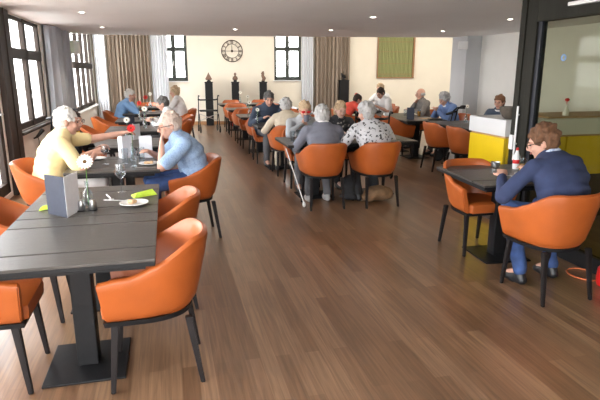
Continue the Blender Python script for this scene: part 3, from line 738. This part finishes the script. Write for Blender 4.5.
# ------------------------------------------------------------------ glass partition, counter, fittings
GX=3.33
pr=empty('glass_partition',(GX,2.2,0)); tag(pr,'dark bronze framed glass partition with a vertical pull handle at right','partition')
def pbox(name,x0,x1,y0,y1,z0,z1,m,par=pr,bev=.004,ox=GX,oy=2.2):
    b=bmesh.new(); box(b,x0-ox,x1-ox,y0-oy,y1-oy,z0,z1,bev); return obj(name,b,m,par,False)
b=bmesh.new()
for y0,y1,dx in ((4.36,4.44,0),(4.445,4.52,.012),(4.525,4.60,0)): box(b,-.05+dx,.05,y0-2.2,y1-2.2,0,CZ,.004)
obj('post',b,M['bronze'],pr,False)
pbox('edge_profile',GX-.03,GX+.03,4.31,4.36,0,2.04,M['bluefr'])
pbox('header',GX-.05,GX+.05,.2,4.36,2.04,CZ,M['bronze'])
pbox('base_rail',GX-.03,GX+.03,.2,4.31,0,.13,M['black'])
pbox('pane',GX-.005,GX+.005,.2,4.31,.13,2.04,GLP,bev=0)
pbox('door_closer',GX-.10,GX-.05,2.9,3.93,2.125,2.155,M['white'])
hb=bmesh.new(); tube(hb,[(-.06,2.30,.76),(-.06,2.30,1.28)],.010,8)
for z in (.92,1.2): tube(hb,[(-.06,2.30,z),(-.04,2.30,z)],.008,8)
hh=obj('pull_handle',hb,M['white'],pr)
pbox('lock_case',GX-.07,GX-.05,4.53,4.585,.86,1.0,M['white'])
bm=bmesh.new(); bmesh.ops.create_circle(bm,segments=24,radius=.03)
b=bmesh.new(); pts=[(-.008,4.02-2.2+.024*math.cos(t*PI/12),1.72+.024*math.sin(t*PI/12)) for t in range(25)]; tube(b,pts,.006,6,cap=False); bm.free()
obj('ring_sticker',b,mat('pale_blue_sticker',(.18,.32,.60),.5),pr)
# counter
cr=empty('serving_counter',(3.4,4.85,0)); tag(cr,'low serving counter with white upper band and yellow front panels','counter')
def cbox(name,x0,x1,y0,y1,z0,z1,m,bev=.004): return pbox(name,x0,x1,y0,y1,z0,z1,m,cr,bev,3.4,4.85)
cbox('carcass',3.42,6.4,4.87,5.48,0,1.0,M['brown'])
cbox('white_band',3.385,6.42,4.83,5.52,.945,1.115,M['ctrw'])
cbox('shadow_gap',3.41,6.4,4.85,5.5,.925,.945,M['wood'])
cbox('yellow_panel',3.39,3.42,4.845,5.50,.06,.925,M['yellow'])
for i in range(4): cbox('yellow_panel',3.43+i*.74,4.155+i*.74,4.845,4.87,.50,.925,M['yellow'])
cbox('wood_ledge',3.95,6.42,4.90,5.5,1.115,1.135,M['wood'])
b=bmesh.new(); lathe(b,[(.045,0),(.075,.03),(.098,.08),(.102,.13),(.094,.13),(.088,.08),(.04,.01)],24,(0,0,0)); o=obj('glass_bowl',b,M['jar']); o.location=(3.50,4.95,1.116); tag(o,'dark smoked glass bowl on the near corner of the white counter','bowl')
# plant behind glass
vr=empty('flower_vase',(4.24,5.0,1.136)); tag(vr,'small white vase with dark flower on the ledge behind the glass','vase')
b=bmesh.new(); lathe(b,[(.03,0),(.034,.05),(.014,.09),(.016,.12)],16); obj('vase_body',b,M['white'],vr)
b=bmesh.new(); ell(b,(0,0,.17),(.025,.022,.018)); tube(b,[(0,0,.1),(0,0,.16)],.004,6); obj('blossom',b,M['redpetal'],vr)
# red object and orange cable on floor at right
b=bmesh.new(); lathe(b,[(.03,0),(.075,.01),(.085,.06),(.08,.14),(.05,.18),(.02,.19)],20); o=obj('red_container',b,M['red']); o.location=(3.20,3.12,0); tag(o,'red rounded container standing on the floor at right edge','container')
b=bmesh.new(); pts=[(3.33+.16*math.sin(t*.5)*(.6+.02*t)-.12,3.36+.14*math.cos(t*.5),.008) for t in range(14)]; tube(b,pts,.006,6); tag(obj('power_cable',b,M['ocable']),'thin orange cable looped on the floor beside the red container','cable')

# clock
cx=2.02; ck=empty('wall_clock',(cx,bwY(cx)-.02,2.22),ang); tag(ck,'round open iron wall clock with roman numerals between back windows','clock')
def ring(b,R,r,n=48): tube(b,[(R*math.cos(2*PI*k/n),0,R*math.sin(2*PI*k/n)) for k in range(n+1)],r,6,cap=False)
b=bmesh.new(); ring(b,.315,.014); ring(b,.205,.008); obj('rim',b,M['clockm'],ck)
ROM=['XII','I','II','III','IIII','V','VI','VII','VIII','IX','X','XI']
for k,tx in enumerate(ROM):
    b=bmesh.new()
    a=PI/2-k*PI/6; wd={'I':.022,'V':.044,'X':.044}; tot=sum(wd[c] for c in tx); x=-tot/2
    ux=Vector((math.sin(a),0,-math.cos(a))); ur=Vector((math.cos(a),0,math.sin(a)))
    for c in tx:
        m_=x+wd[c]/2; f=lambda dx,rr: ur*rr+ux*(m_+dx)
        if c=='I': tube(b,[f(0,.212),f(0,.305)],.0065,5)
        elif c=='V': tube(b,[f(-.016,.305),f(0,.212)],.0065,5); tube(b,[f(.016,.305),f(0,.212)],.005,5)
        else: tube(b,[f(-.016,.305),f(.016,.212)],.0065,5); tube(b,[f(.016,.305),f(-.016,.212)],.005,5)
        x+=wd[c]
    obj('numeral',b,M['clockm'],ck)
b=bmesh.new(); tube(b,[(-.20,-.012,0),(.24,-.012,0)],.006,6); obj('minute_hand',b,M['clockm'],ck)
b=bmesh.new(); tube(b,[(0,-.02,-.04),(0,-.02,.17)],.008,6); obj('hour_hand',b,M['clockm'],ck)
b=bmesh.new(); ell(b,(0,-.015,0),(.035,.012,.035)); obj('hub',b,M['clockm'],ck)

# plinths and sculptures
def plinth(x,h,w_,lab):
    r=empty('plinth',(x,bwY(x)-.28,0),ang); tag(r,lab,'plinth')
    b=bmesh.new(); box(b,-w_/2,w_/2,-w_/2,w_/2,.0,h-.03,.006); obj('shaft',b,M['black'],r,False)
    b=bmesh.new(); box(b,-w_/2-.012,w_/2+.012,-w_/2-.012,w_/2+.012,h-.03,h,.004); obj('cap',b,M['black'],r,False)
    return Vector((x,bwY(x)-.28,h))
q=plinth(1.27,1.31,.22,'black plinth under the pyramid shaped carving, left of three')
s=empty('pyramid_carving',q,ang); tag(s,'brown pyramid shaped carving with knob tip on leftmost plinth','sculpture')
b=bmesh.new(); lathe(b,[(.03,0),(.065,.005),(.06,.03),(.03,.045),(.035,.055)],16); obj('foot',b,M['black'],s)
b=bmesh.new()
vs=[b.verts.new((math.cos(a)*r_,math.sin(a)*r_,z)) for r_,z in ((.10,.055),(.135,.085),(.075,.17),(.018,.245)) for a in [PI/4+PI/2*k for k in range(4)]]
for j in range(3):
    for k in range(4): b.faces.new((vs[j*4+k],vs[j*4+(k+1)%4],vs[j*4+4+(k+1)%4],vs[j*4+4+k]))
b.faces.new(vs[:4][::-1]); b.faces.new(vs[12:]); ell(b,(0,0,.255),.018); obj('carving',b,M['stone'],s)
q=plinth(2.06,1.31,.225,'black plinth carrying the bust, under the wall clock')
s=empty('bust_sculpture',q,ang); tag(s,'small brown bust of a head and shoulders on middle plinth','sculpture')
b=bmesh.new(); box(b,-.05,.05,-.04,.04,0,.05,.004); obj('foot',b,M['black'],s)
b=bmesh.new(); ell(b,(0,0,.09),(.085,.05,.05)); ell(b,(0,0,.13),(.075,.045,.04)); cone2(b,(0,0,.12),(0,0,.2),.03,.026); ell(b,(0,-.005,.225),(.036,.043,.048)); ell(b,(0,-.046,.222),(.008,.01,.012)); fused('bust',b,M['stone'],s,.008,1)
q=plinth(2.90,1.31,.225,'black plinth carrying the slender figure, right of three')
s=empty('figure_sculpture',q,ang); tag(s,'slender brown twisting figure sculpture on plinth behind jacketed man','sculpture')
b=bmesh.new(); box(b,-.05,.05,-.045,.045,0,.03,.004); obj('foot',b,M['black'],s)
b=bmesh.new(); chain(b,[(.0,0,.02),(.03,0,.10),(-.015,0,.18),(.012,0,.24)],[.045,.055,.042,.03]); ell(b,(.01,0,.285),(.026,.03,.032)); chain(b,[(-.02,0,.2),(-.05,0,.24),(-.02,0,.30)],[.014,.012,.010]); fused('figure',b,M['stone'],s,.008,1)
q=plinth(5.38,1.36,.28,'black plinth before the right taupe curtain')
s=empty('bird_sculpture',q,ang); tag(s,'dark bird shaped sculpture on plinth before right taupe curtain','sculpture')
b=bmesh.new(); lathe(b,[(.06,0),(.062,.02),(.02,.03),(.015,.06)],14); obj('foot',b,M['black'],s)
b=bmesh.new(); ell(b,(0,0,.11),(.085,.045,.05),Quaternion((0,1,0),.5)); chain(b,[(-.04,0,.13),(-.07,0,.17),(-.06,0,.20)],[.03,.022,.02]); cone2(b,(-.06,0,.2),(-.10,0,.195),.012,.004); fused('bird',b,M['black'],s,.008,1)

# framed green pleated blind window on back wall
x0,x1=6.50,7.02; x1=7.06
L_=(x1-x0)
gr=empty('green_blind_panel',(6.50,bwY(6.5)-.03,1.41),ang); tag(gr,'green pleated blind in an oak frame high on the back wall at right','blind')
WL=1.20
b=bmesh.new(); box(b,0,.03,-.05,.03,0,1.35,.003); box(b,WL-.05,WL,-.05,.03,0,1.35,.003); box(b,0,WL,-.05,.03,0,.035,.003); box(b,0,WL,-.05,.03,1.32,1.35,.003); obj('frame',b,M['frameo'],gr,False)
b=bmesh.new(); N=120; A_=[]; B_=[]
for i in range(N+1):
    x=.03+(WL-.08)*i/N; y=-.01+.010*math.sin(i*.9)+.006*math.sin(i*.37)
    A_.append((b.verts.new((x,y,.035)),b.verts.new((x,y,1.32)))); B_.append((b.verts.new((x,y+.004,.035)),b.verts.new((x,y+.004,1.32))))
for i in range(N):
    b.faces.new((A_[i][0],A_[i+1][0],A_[i+1][1],A_[i][1])); b.faces.new((B_[i][0],B_[i][1],B_[i+1][1],B_[i+1][0]))
obj('pleats',b,M['greenp'],gr)
b=bmesh.new()
for z in (.12,.44,.80,1.10): box(b,.03,WL-.05,-.026,-.022,z,z+.012)
obj('batten',b,M['frameo'],gr,False)

# loudspeakers and emergency sign box
def speaker(loc,rz,lab,w_=.16,h_=.26,d_=.15,m='white'):
    r=empty('wall_speaker',loc,rz); tag(r,lab,'speaker')
    b=bmesh.new(); box(b,-w_/2,w_/2,-d_,0,0,h_,.012); obj('cabinet',b,M[m],r)
    b=bmesh.new(); box(b,-w_/2+.015,w_/2-.015,-d_-.006,-d_+.001,.015,h_-.015,.004); obj('grille',b,M['white'],r)
    b=bmesh.new(); box(b,-.02,.02,-.01,.06,h_*.35,h_*.65,.004); obj('bracket',b,M['black'],r)
    return r
speaker((LX+.16,12.6,1.98),R90*.6,'white box speaker mounted high before the second left window',.17,.27,.13)
speaker((6.62,11.30,2.10),-.5,'white and grey box loudspeaker mounted high on the shaded column',.20,.17,.2)
b=bmesh.new(); box(b,-.012,.012,-.02,.02,0,.05,.004); o=obj('signal_light',b,M['ledg']); o.location=(LX+.02,12.25,2.03); tag(o,'small green glowing signal light beside the left wall speaker','light')
# black wall bracket lamp with cable under window 1
r=empty('wall_microphone',(LX+.02,8.95,.60)); tag(r,'black clip-on microphone with hanging cable on wall below left window','microphone')
b=bmesh.new(); tube(b,[(.0,0,0),(.05,0,.02),(.07,.02,.06)],.012,8); tube(b,[(.05,.0,.02),(.12,.10,.12)],.03,10,rs=[.02,.034]); obj('clip',b,M['black'],r)
b=bmesh.new(); tube(b,[(.01,.02,.0),(.02,.16,.04),(.02,.24,-.06),(.02,.2,-.22),(.02,.28,-.30)],.006,6); obj('cable',b,M['cable'],r)
r=empty('wall_socket',(LX,9.45,.30)); tag(r,'black wall socket box under the cable at left','socket')
b=bmesh.new(); box(b,0,.025,-.05,.05,0,.09,.005); box(b,.025,.05,-.02,.02,.02,.06,.004); obj('housing',b,M['black'],r)
# ceiling downlights
for x,y,l in ((-1.06,8.17,'ceiling downlight nearest the left windows'),(-1.07,10.74,'left row ceiling downlight before the taupe curtain'),(1.35,10.62,'ceiling downlight above the wall clock'),
   (3.20,10.41,'ceiling downlight above the right taupe curtain'),(3.07,7.84,'ceiling downlight nearer the camera, right of centre'),(5.46,10.12,'ceiling downlight above the green blind'),(5.25,7.62,'ceiling downlight next to the partition post')):
    r=empty('ceiling_downlight',(x,y,CZ)); tag(r,l,'ceiling light','recessed ceiling downlights')
    b=bmesh.new(); lathe(b,[(.030,-.002),(.045,-.008),(.055,-.006),(.057,0),(.03,0)],24); obj('trim_ring',b,M['white'],r)
    b=bmesh.new(); lathe(b,[(.031,-.006),(.031,-.001)],20); obj('lens',b,M['lampglow'],r)
    l=bpy.data.lights.new('downlight','SPOT'); l.energy=14; l.spot_size=1.9; l.spot_blend=.6; l.color=(1,.86,.68); l.shadow_soft_size=.03
    o=bpy.data.objects.new('downlight',l); C.objects.link(o); o.location=(x,y,CZ-.03)

# ------------------------------------------------------------------ rollators
def rollator(loc,rz,lab,h=.92,m='black'):
    r=empty('rollator',loc,rz); tag(r,lab,'walking frame','folding walking frames')
    for s in (-1,1):
        b=bmesh.new(); x=s*.26
        tube(b,[(x,.24,.10),(x,.10,.5),(x,.02,h-.06),(x,-.04,h),(x,-.16,h)],.013,8); tube(b,[(x,-.26,.10),(x,-.05,.48),(x,.08,.5)],.012,8)
        obj('side_frame',b,M[m],r)
        b=bmesh.new(); tube(b,[(x,-.06,h+.0),(x,-.18,h)],.018,10); obj('hand_grip',b,M['black'],r)
        for y in (.24,-.26):
            b=bmesh.new(); q=Quaternion((0,1,0),PI/2)
            lathe(b,[(.02,-.015),(.085,-.015),(.095,-.006),(.095,.006),(.085,.015),(.02,.015)],20)
            for v in b.verts: v.co=q@v.co+Vector((x,y,.095))
            obj('wheel',b,M['black'],r)
    b=bmesh.new(); tube(b,[(-.26,.06,.30),(.26,-.04,.5)],.009,8); tube(b,[(.26,.06,.30),(-.26,-.04,.5)],.009,8); obj('cross_brace',b,M['steel'],r)
    b=bmesh.new(); box(b,-.24,.24,-.14,.10,.56,.60,.012); obj('seat',b,M['black'],r)
    b=bmesh.new(); tube(b,[(-.26,.03,h-.1),(-.2,.14,h-.12),(.2,.14,h-.12),(.26,.03,h-.1)],.02,10); obj('back_strap',b,M['black'],r)
    return r
rollator((1.09,14.75,0),.05,'black walking frame standing alone in the aisle before left plinth',.98)
rollator((3.08,7.75,0),-.2,'black walking frame parked behind the smiling blond woman',1.0)
rollator((5.15,8.85,0),.9,'black walking frame between blue cardigan woman and white counter',.98)
rollator((-1.72,9.6,0),1.3,'dark walking frame by the left wall below the speaker',.98)
# white cane
b=bmesh.new(); tube(b,[(1.37,6.24,.70),(1.545,6.05,.06)],.007,8); ell(b,(1.548,6.047,.035),(.022,.022,.034)); c_=obj('white_cane',b,M['white']); tag(c_,'white cane with round tip leaning on the grey sweater woman\'s table','cane')
b=bmesh.new(); ell(b,(0,0,.10),(.19,.13,.095)); ell(b,(.05,.0,.14),(.12,.09,.06)); ell(b,(-.12,0,.05),(.10,.12,.05)); o=fused('tote_bag',b,M['bag'],None,.012,2,.03,9,3); o.location=(2.55,6.16,-.002); tag(o,'slumped brown fabric bag on floor beneath the printed blouse chair','bag')
b=bmesh.new(); ell(b,(0,0,.16),(.13,.10,.155)); ell(b,(0,0,.05),(.15,.12,.05)); o=fused('tote_bag',b,M['blackbag'],None,.012,2,.03,9,5); o.location=(2.22,6.30,0); tag(o,'black bag standing on floor left of the slumped brown bag','bag')
b=bmesh.new(); box(b,-.14,.14,-.06,.06,0,.24,.03); tube(b,[(-.07,0,.235),(-.05,0,.31),(.05,0,.31),(.07,0,.235)],.010,6); o=obj('hand_bag',b,M['red']); o.location=(1.98,16.2,0); tag(o,'red bag on the floor behind far orange chairs','bag')

# ------------------------------------------------------------------ things on the tables
TZ=.7405
def gerbera(b1,b2,b3,c,h,tilt=None,R=.045,petm='petal'):
    pass
def vase(loc,lab,petm='petal',h=.30,R=.048,face=(0,-.8,.45)):
    r=empty('bud_vase',loc); tag(r,lab,'vase','bud vases with gerberas')
    b=bmesh.new(); lathe(b,[(.030,0),(.034,.012),(.034,.07),(.028,.10),(.014,.13),(.012,.165),(.016,.172),(.010,.170),(.009,.13),(.024,.098),(.028,.07),(.026,.012)],20); obj('bottle',b,GLD,r)
    hd=Vector((.004,-.01,h)); b=bmesh.new(); tube(b,[(0,0,.015),(.003,.004,.16),(.005,.006,h-.04),hd],.0028,6); obj('stem',b,M['green'],r)
    q=Vector((0,0,1)).rotation_difference(Vector(face).normalized())
    b=bmesh.new()
    for ly,(n,rr,tl) in enumerate(((16,R,.12),(14,R*.78,.3))):
        for k in range(n):
            a=2*PI*k/n+ly*.2; dq=q@(Quaternion((0,0,1),a)@Quaternion((0,1,0),-tl))
            ell(b,hd+dq@Vector((rr*.58,0,0)),(rr*.5,rr*.15,.0018),dq,8,5)
    obj('petals',b,M[petm],r)
    b=bmesh.new(); ell(b,hd+q@Vector((0,0,.004)),(R*.26,R*.26,.007),q,12,8); obj('flower_centre',b,M['centre'],r)
    return r
def menu(loc,rz,lab,w_=.155,h_=.225,m='navy',pages=True,open_=.35,m2=None):
    r=empty('menu',loc,rz); tag(r,lab,'menu','standing menus')
    for s in (-1,1):
        b=bmesh.new(); box(b,0,w_,-.003,.003,0,h_,.0015)
        for v in b.verts: v.co=Quaternion((0,0,1),s*open_+(0))@v.co
        obj('cover',b,M[m2 if (m2 and s<0) else m],r,False)
    if pages:
        for k in range(2):
            b=bmesh.new(); box(b,.003,w_-.006,-.001,.001,.004,h_-.006)
            for v in b.verts: v.co=Quaternion((0,0,1),(-.12+.24*k))@v.co
            obj('page',b,M['paper'],r,False)
    return r
def cruet(loc,lab,rz=0):
    r=empty('condiment_set',loc,rz); tag(r,lab,'condiment set','steel condiment sets')
    for dx in (-.034,.034):
        b=bmesh.new(); lathe(b,[(.016,0),(.019,.004),(.019,.05),(.015,.064),(.006,.070)],16,(dx,0,.004)); obj('shaker',b,M['steel'],r)
    b=bmesh.new(); box(b,-.058,.058,-.022,.022,0,.006,.002); tube(b,[(-.055,0,.004),(-.055,0,.05),(.055,0,.05),(.055,0,.004)],.0025,6); obj('tray',b,M['black'],r)
def wineglass(loc,lab,h=.20,R=.036,fill=None):
    r=empty('wine_glass',loc); tag(r,lab,'glass','stemmed glasses')
    b=bmesh.new(); lathe(b,[(.034,0),(.034,.002),(.006,.006),(.004,.03),(.004,h*.45),(.012,h*.49),(R*.92,h*.62),(R,h*.75),(R*.8,h),(R*.76,h),(R*.95,h*.75),(R*.86,h*.63),(.006,h*.51)],20); obj('glass_body',b,GLD,r); return r
def tumbler(loc,lab,h=.13,R=.031,drink=None,lev=.6):
    r=empty('drinking_glass',loc); tag(r,lab,'glass','tall drinking glasses')
    b=bmesh.new(); lathe(b,[(R*.85,0),(R,h),(R-.003,h),(R*.85-.003,.006)],20); obj('glass_body',b,GLD,r)
    if drink:
        b=bmesh.new(); lathe(b,[(R*.85-.004,.007),(R*.85+(R*.15)*lev-.004,h*lev)],18); obj('drink',b,M[drink],r)
    return r
def plate(loc,lab,R=.095,food='cake'):
    r=empty('plate',loc); tag(r,lab,'plate','china plates')
    b=bmesh.new(); lathe(b,[(R*.5,0),(R*.6,.003),(R,.014),(R*.99,.017),(R*.62,.007),(R*.1,.006)],28); obj('dish',b,M['china'],r)
    if food:
        rn=random.Random(int(loc[0]*100)); b=bmesh.new()
        for k in range(6): ell(b,(rn.uniform(-.03,.03),rn.uniform(-.025,.025),.018),(rn.uniform(.014,.024),.016,.014))
        fused('food',b,M[food],r,.005,1)
    return r
def spoon(loc,rz,lab,L_=.17):
    r=empty('spoon',loc,rz); tag(r,lab,'cutlery','cutlery on the tables')
    b=bmesh.new(); ell(b,(0,0,.004),(.018,.024,.004)); obj('bowl',b,M['steel'],r)
    b=bmesh.new(); tube(b,[(0,.02,.004),(0,.06,.006),(0,L_,.004)],.003,6); obj('handle',b,M['steel'],r)
def napkin(loc,rz,lab,sx=.09,sy=.07,hz=.04):
    b=bmesh.new(); vs=[b.verts.new(v) for v in ((-sx,-sy,.001),(sx,-sy*.5,.001),(sx*.9,sy,.001),(-sx*.8,sy*.8,.001),(-sx*.5,-.01,hz*.7),(sx*.75,.0,hz),(sx*.3,.03,hz*.5))]
    for f in ((0,1,5,4),(1,2,5),(2,3,6,5),(3,0,4),(3,4,6),(4,5,6),(3,2,1,0)): 
        b.faces.new([vs[i] for i in f])
    bmesh.ops.subdivide_edges(b,edges=list(b.edges),cuts=2,use_grid_fill=True)
    for v in b.verts: v.co+=Vector((0,0,.004*abs(noise.noise(v.co*40))))
    o=obj('napkin',b,M['lime'],None,False); o.location=loc; o.rotation_euler=(0,0,rz); tag(o,lab,'napkin','lime green napkins')
# nearest table pair
menu((-.625,3.35,TZ),math.radians(105),'tall navy menu standing open on the lower left table',.185,.25,'navy',False,math.radians(30),'paper')
vase((-.535,3.60,TZ),'clear bottle vase with white gerbera beside the tall navy menu','petal',.30,.050)
cruet((-.53,3.50,TZ),'steel shakers before the white gerbera bottle on the near table')
plate((-.25,3.60,TZ),'white plate with pastry crumbs nearest the camera')
spoon((-.30,3.70,TZ+.0),1.2,'spoon lying behind the nearest plate')
spoon((-.41,3.78,TZ),.3,'dark spoon between gerbera bottle and lime napkin')
napkin((-.20,3.86,TZ),.35,'crumpled lime green napkin behind the nearest plate')
napkin((-.79,3.62,TZ),.2,'lime green napkin half hidden left of the navy menu',.05,.05,.03)
wineglass((-.36,4.02,TZ),'stemmed wine glass behind the nearest plate',.21,.040)
# second table
menu((-.46,5.60,TZ),-.15+PI/2,'pale menu standing behind the tall glasses, second table',.15,.23,'paper',False,.5)
menu((-.30,5.68,TZ),.1,'pale menu at the red gerbera, right one',.14,.22,'paper',False,.5)
vase((-.36,5.50,TZ),'slim vase with red gerbera under the outstretched hand','redpetal',.32,.042)
for x,y,l in ((-.42,5.30,'empty tall glass left on the second table'),(-.27,5.34,'empty tall glass right of the wine glass on second table'),(-.33,5.14,'tall glass nearest the eating man\'s plate')): tumbler((x,y,TZ),l,.15,.033)
wineglass((-.60,5.33,TZ),'stemmed wine glass before the woman in yellow',.18,.038)
plate((-.20,5.22,TZ),'white plate of food before the man in blue print')
plate((-.72,5.66,TZ),'blue white bowl plate before the half hidden person',.09,None)
spoon((-.15,5.02,TZ),1.5,'spoon at near edge of the second table')
# rest of window row
vase((-.50,6.95,TZ),'small vase with white gerbera on third window table','petal',.28,.04)
menu((-.45,7.2,TZ),1.2,'glassy menu holder standing on the third window table',.13,.20,'paper',False)
vase((-.35,8.7,TZ),'vase with white gerbera on the fourth window table','petal',.30,.045)
menu((-.62,8.6,TZ),.9,'slate blue menu on the fourth window table',.14,.2,'navy')
tumbler((-.25,8.9,TZ),'tall glass on the fourth window table',.14,.033)
vase((-.50,10.4,TZ),'vase with red gerbera on the fifth window table','redpetal',.30,.045)
plate((-.3,10.55,TZ),'white plate on the fifth window table')
tumbler((-.42,10.7,TZ),'glass beside red gerbera on fifth window table',.14,.033)
vase((-.45,12.3,TZ),'vase with red gerbera before sky blue shirt','redpetal',.32,.05)
wineglass((-.35,12.0,TZ),'wine glass on table of the sky blue shirted man',.2,.038)
plate((-.3,12.35,TZ),'far white plate before the blond person',.1,'orange')
vase((-.4,14.1,TZ),'vase with white gerbera on the farthest window table','petal',.32,.05)
# middle row
for x,y,l in ((1.62,6.62,'tall glass in front of the man in red glasses'),(1.52,6.52,'tall glass near left end of grey sweater woman\'s table'),(2.06,6.72,'tall glass between grey sweater woman and smiling woman')): tumbler((x,y,TZ),l,.14,.033)
bpy.context.view_layer.update(); r=empty('coffee_cup',tuple(pc.matrix_world@dc['H']((0.0,.150,-.10)))); tag(r,'grey cup held to the mouth of the red glasses man','cup')
b=bmesh.new(); lathe(b,[(.025,0),(.038,.03),(.042,.09),(.039,.09),(.034,.03),(.02,.006)],20); obj('cup_body',b,M['cgrey'],r)
b=bmesh.new(); tube(b,[(.038,0,.075),(.062,0,.07),(.062,0,.035),(.036,0,.03)],.005,8); obj('handle',b,M['cgrey'],r)
wineglass((2.45,6.75,TZ),'wine glass on the printed blouse woman\'s table',.19,.036)
tumbler((2.62,6.6,TZ),'amber drink right of the printed blouse woman',.12,.033,'beer')
vase((1.47,8.95,TZ),'vase with white gerbera before the jacketed man','petal',.24,.035)
tumbler((1.85,8.95,TZ),'glass before the jacketed man',.13,.033)
vase((1.62,10.85,TZ),'white gerbera vase behind the jacketed man','petal',.26,.045)
vase((1.9,12.95,TZ),'white gerbera vase on the fourth middle table','petal',.28,.045)
vase((2.0,15.05,TZ),'white gerbera vase on the farthest middle table','petal',.3,.045)
b=bmesh.new(); box(b,-.13,.13,-.09,.09,0,.006,.002); box(b,-.1,.11,-.07,.08,.007,.012,.002); o=obj('paper_stack',b,M['paper'],None,False); o.location=(1.9,10.75,TZ); tag(o,'white papers lying behind the jacketed man','papers')
# right rows
menu((4.42,9.08,TZ),1.9,'navy menu standing in front of the blue cardigan woman',.15,.22,'navy')
tumbler((4.85,9.75,TZ),'amber beer glass before the man in check shirt',.13,.04,'beer',.8)
tumbler((4.6,9.85,TZ),'clear glass left of the beer glass',.14,.035)
b=bmesh.new(); box(b,-.11,.11,-.08,.08,0,.012,.003); o=obj('paper_stack',b,M['wood'],None,False); o.location=(4.75,9.25,TZ); tag(o,'light wooden board lying beside the navy menu, right row','board')
b=bmesh.new(); box(b,-.13,.13,-.05,.05,0,.02,.005); o=obj('leather_case',b,M['black'],None,False); o.location=(4.82,9.03,TZ); tag(o,'flat black case on table before the blue cardigan woman','case')
vase((4.25,11.75,TZ),'vase with dark red gerbera on far right row table','redpetal',.34,.06)
tumbler((4.45,11.8,TZ),'pale glass right of the dark red gerbera',.16,.04)
b=bmesh.new(); box(b,-.05,.05,-.04,.04,0,.06,.004); o=obj('condiment_box',b,M['white'],None,False); o.location=(4.3,10.1,TZ); tag(o,'small white box at left end of the check shirt man\'s table','box')
vase((5.05,8.35,TZ),'small vase with white gerbera before the counter, right row','petal',.28,.035)
# right table
plate((2.95,3.86,TZ),'plate of orange food before the woman in navy',.10,'orange')
tumbler((3.02,4.02,TZ),'glass of amber drink beside the navy sweater woman\'s plate',.12,.032,'beer')
r=empty('sauce_bottle',(3.06,4.16,TZ)); r.scale=(.85,.85,.85); tag(r,'white bottle with red band on table of woman in navy','bottle')
b=bmesh.new(); lathe(b,[(.035,0),(.037,.01),(.037,.13),(.02,.17),(.014,.2)],18); obj('bottle_body',b,M['white'],r)
b=bmesh.new(); lathe(b,[(.0375,.06),(.0385,.062),(.0385,.10),(.0375,.102)],18); obj('label_band',b,M['red'],r)
b=bmesh.new(); lathe(b,[(.015,.2),(.016,.215),(.010,.23)],14); obj('cap',b,M['red'],r)
b=bmesh.new(); lathe(b,[(.03,0),(.04,.01),(.044,.05),(.04,.05),(.03,.012)],18); o=obj('steel_cup',b,M['steel']); o.location=(2.93,4.28,TZ); tag(o,'small steel bowl at far end of navy woman\'s table','bowl')
spoon((2.82,3.80,TZ),.6,'fork handle beside the plate of orange food')
# ------------------------------------------------------------------ light, world, camera
w=bpy.data.worlds.new('World'); S.world=w; w.use_nodes=True; bg=w.node_tree.nodes['Background']
bg.inputs[0].default_value=(.97,.985,1,1); bg.inputs[1].default_value=5.0
def area(loc,rot,sx,sy,e,col=(.95,.98,1),portal=False):
    l=bpy.data.lights.new('area_light','AREA'); l.shape='RECTANGLE'; l.size=sx; l.size_y=sy; l.energy=e; l.color=col
    o=bpy.data.objects.new('area_light',l); C.objects.link(o); o.location=loc; o.rotation_euler=rot
    if portal: l.cycles.is_portal=True
    return o
for a,b,c,d in LH: area((LX-.12,(a+b)/2,(c+d)/2),(0,-PI/2,0),d-c,b-a,1,portal=True)
for x0,x1 in ((-.12,.68),(3.30,4.14)): area(((x0+x1)/2,bwY((x0+x1)/2)+.26,2.1),(-PI/2,0,ang),.85,1.5,1,portal=True)
for x0,x1 in ((-1.4,.6),): area(((x0+x1)/2,BY-.21,1.2),(PI/2,0,0),x1-x0,2.2,1,portal=True)
# unseen cove strips, inferred and added above the lowered ceiling to brighten the back wall
for x,e in ((-.6,7),(2.2,15),(5.2,17),(7.9,16)):
    o=area((x,13.3-.08*x,3.2),(math.radians(52),0,ang),2.2,.12,e,(1,.93,.80)); o.name='added_cove_light'
cam=bpy.data.cameras.new('camera'); co=bpy.data.objects.new('camera',cam); C.objects.link(co)
cam.sensor_width=36; cam.lens=530/600*36; co.location=(0,0,1.6); co.rotation_euler=(math.radians(90-13.577),0,math.radians(-13.907)); cam.clip_start=.05
S.camera=co
S.view_settings.view_transform='Standard'; S.view_settings.look='None'; S.view_settings.exposure=1.7; S.view_settings.gamma=1
S.cycles.transparent_max_bounces=32
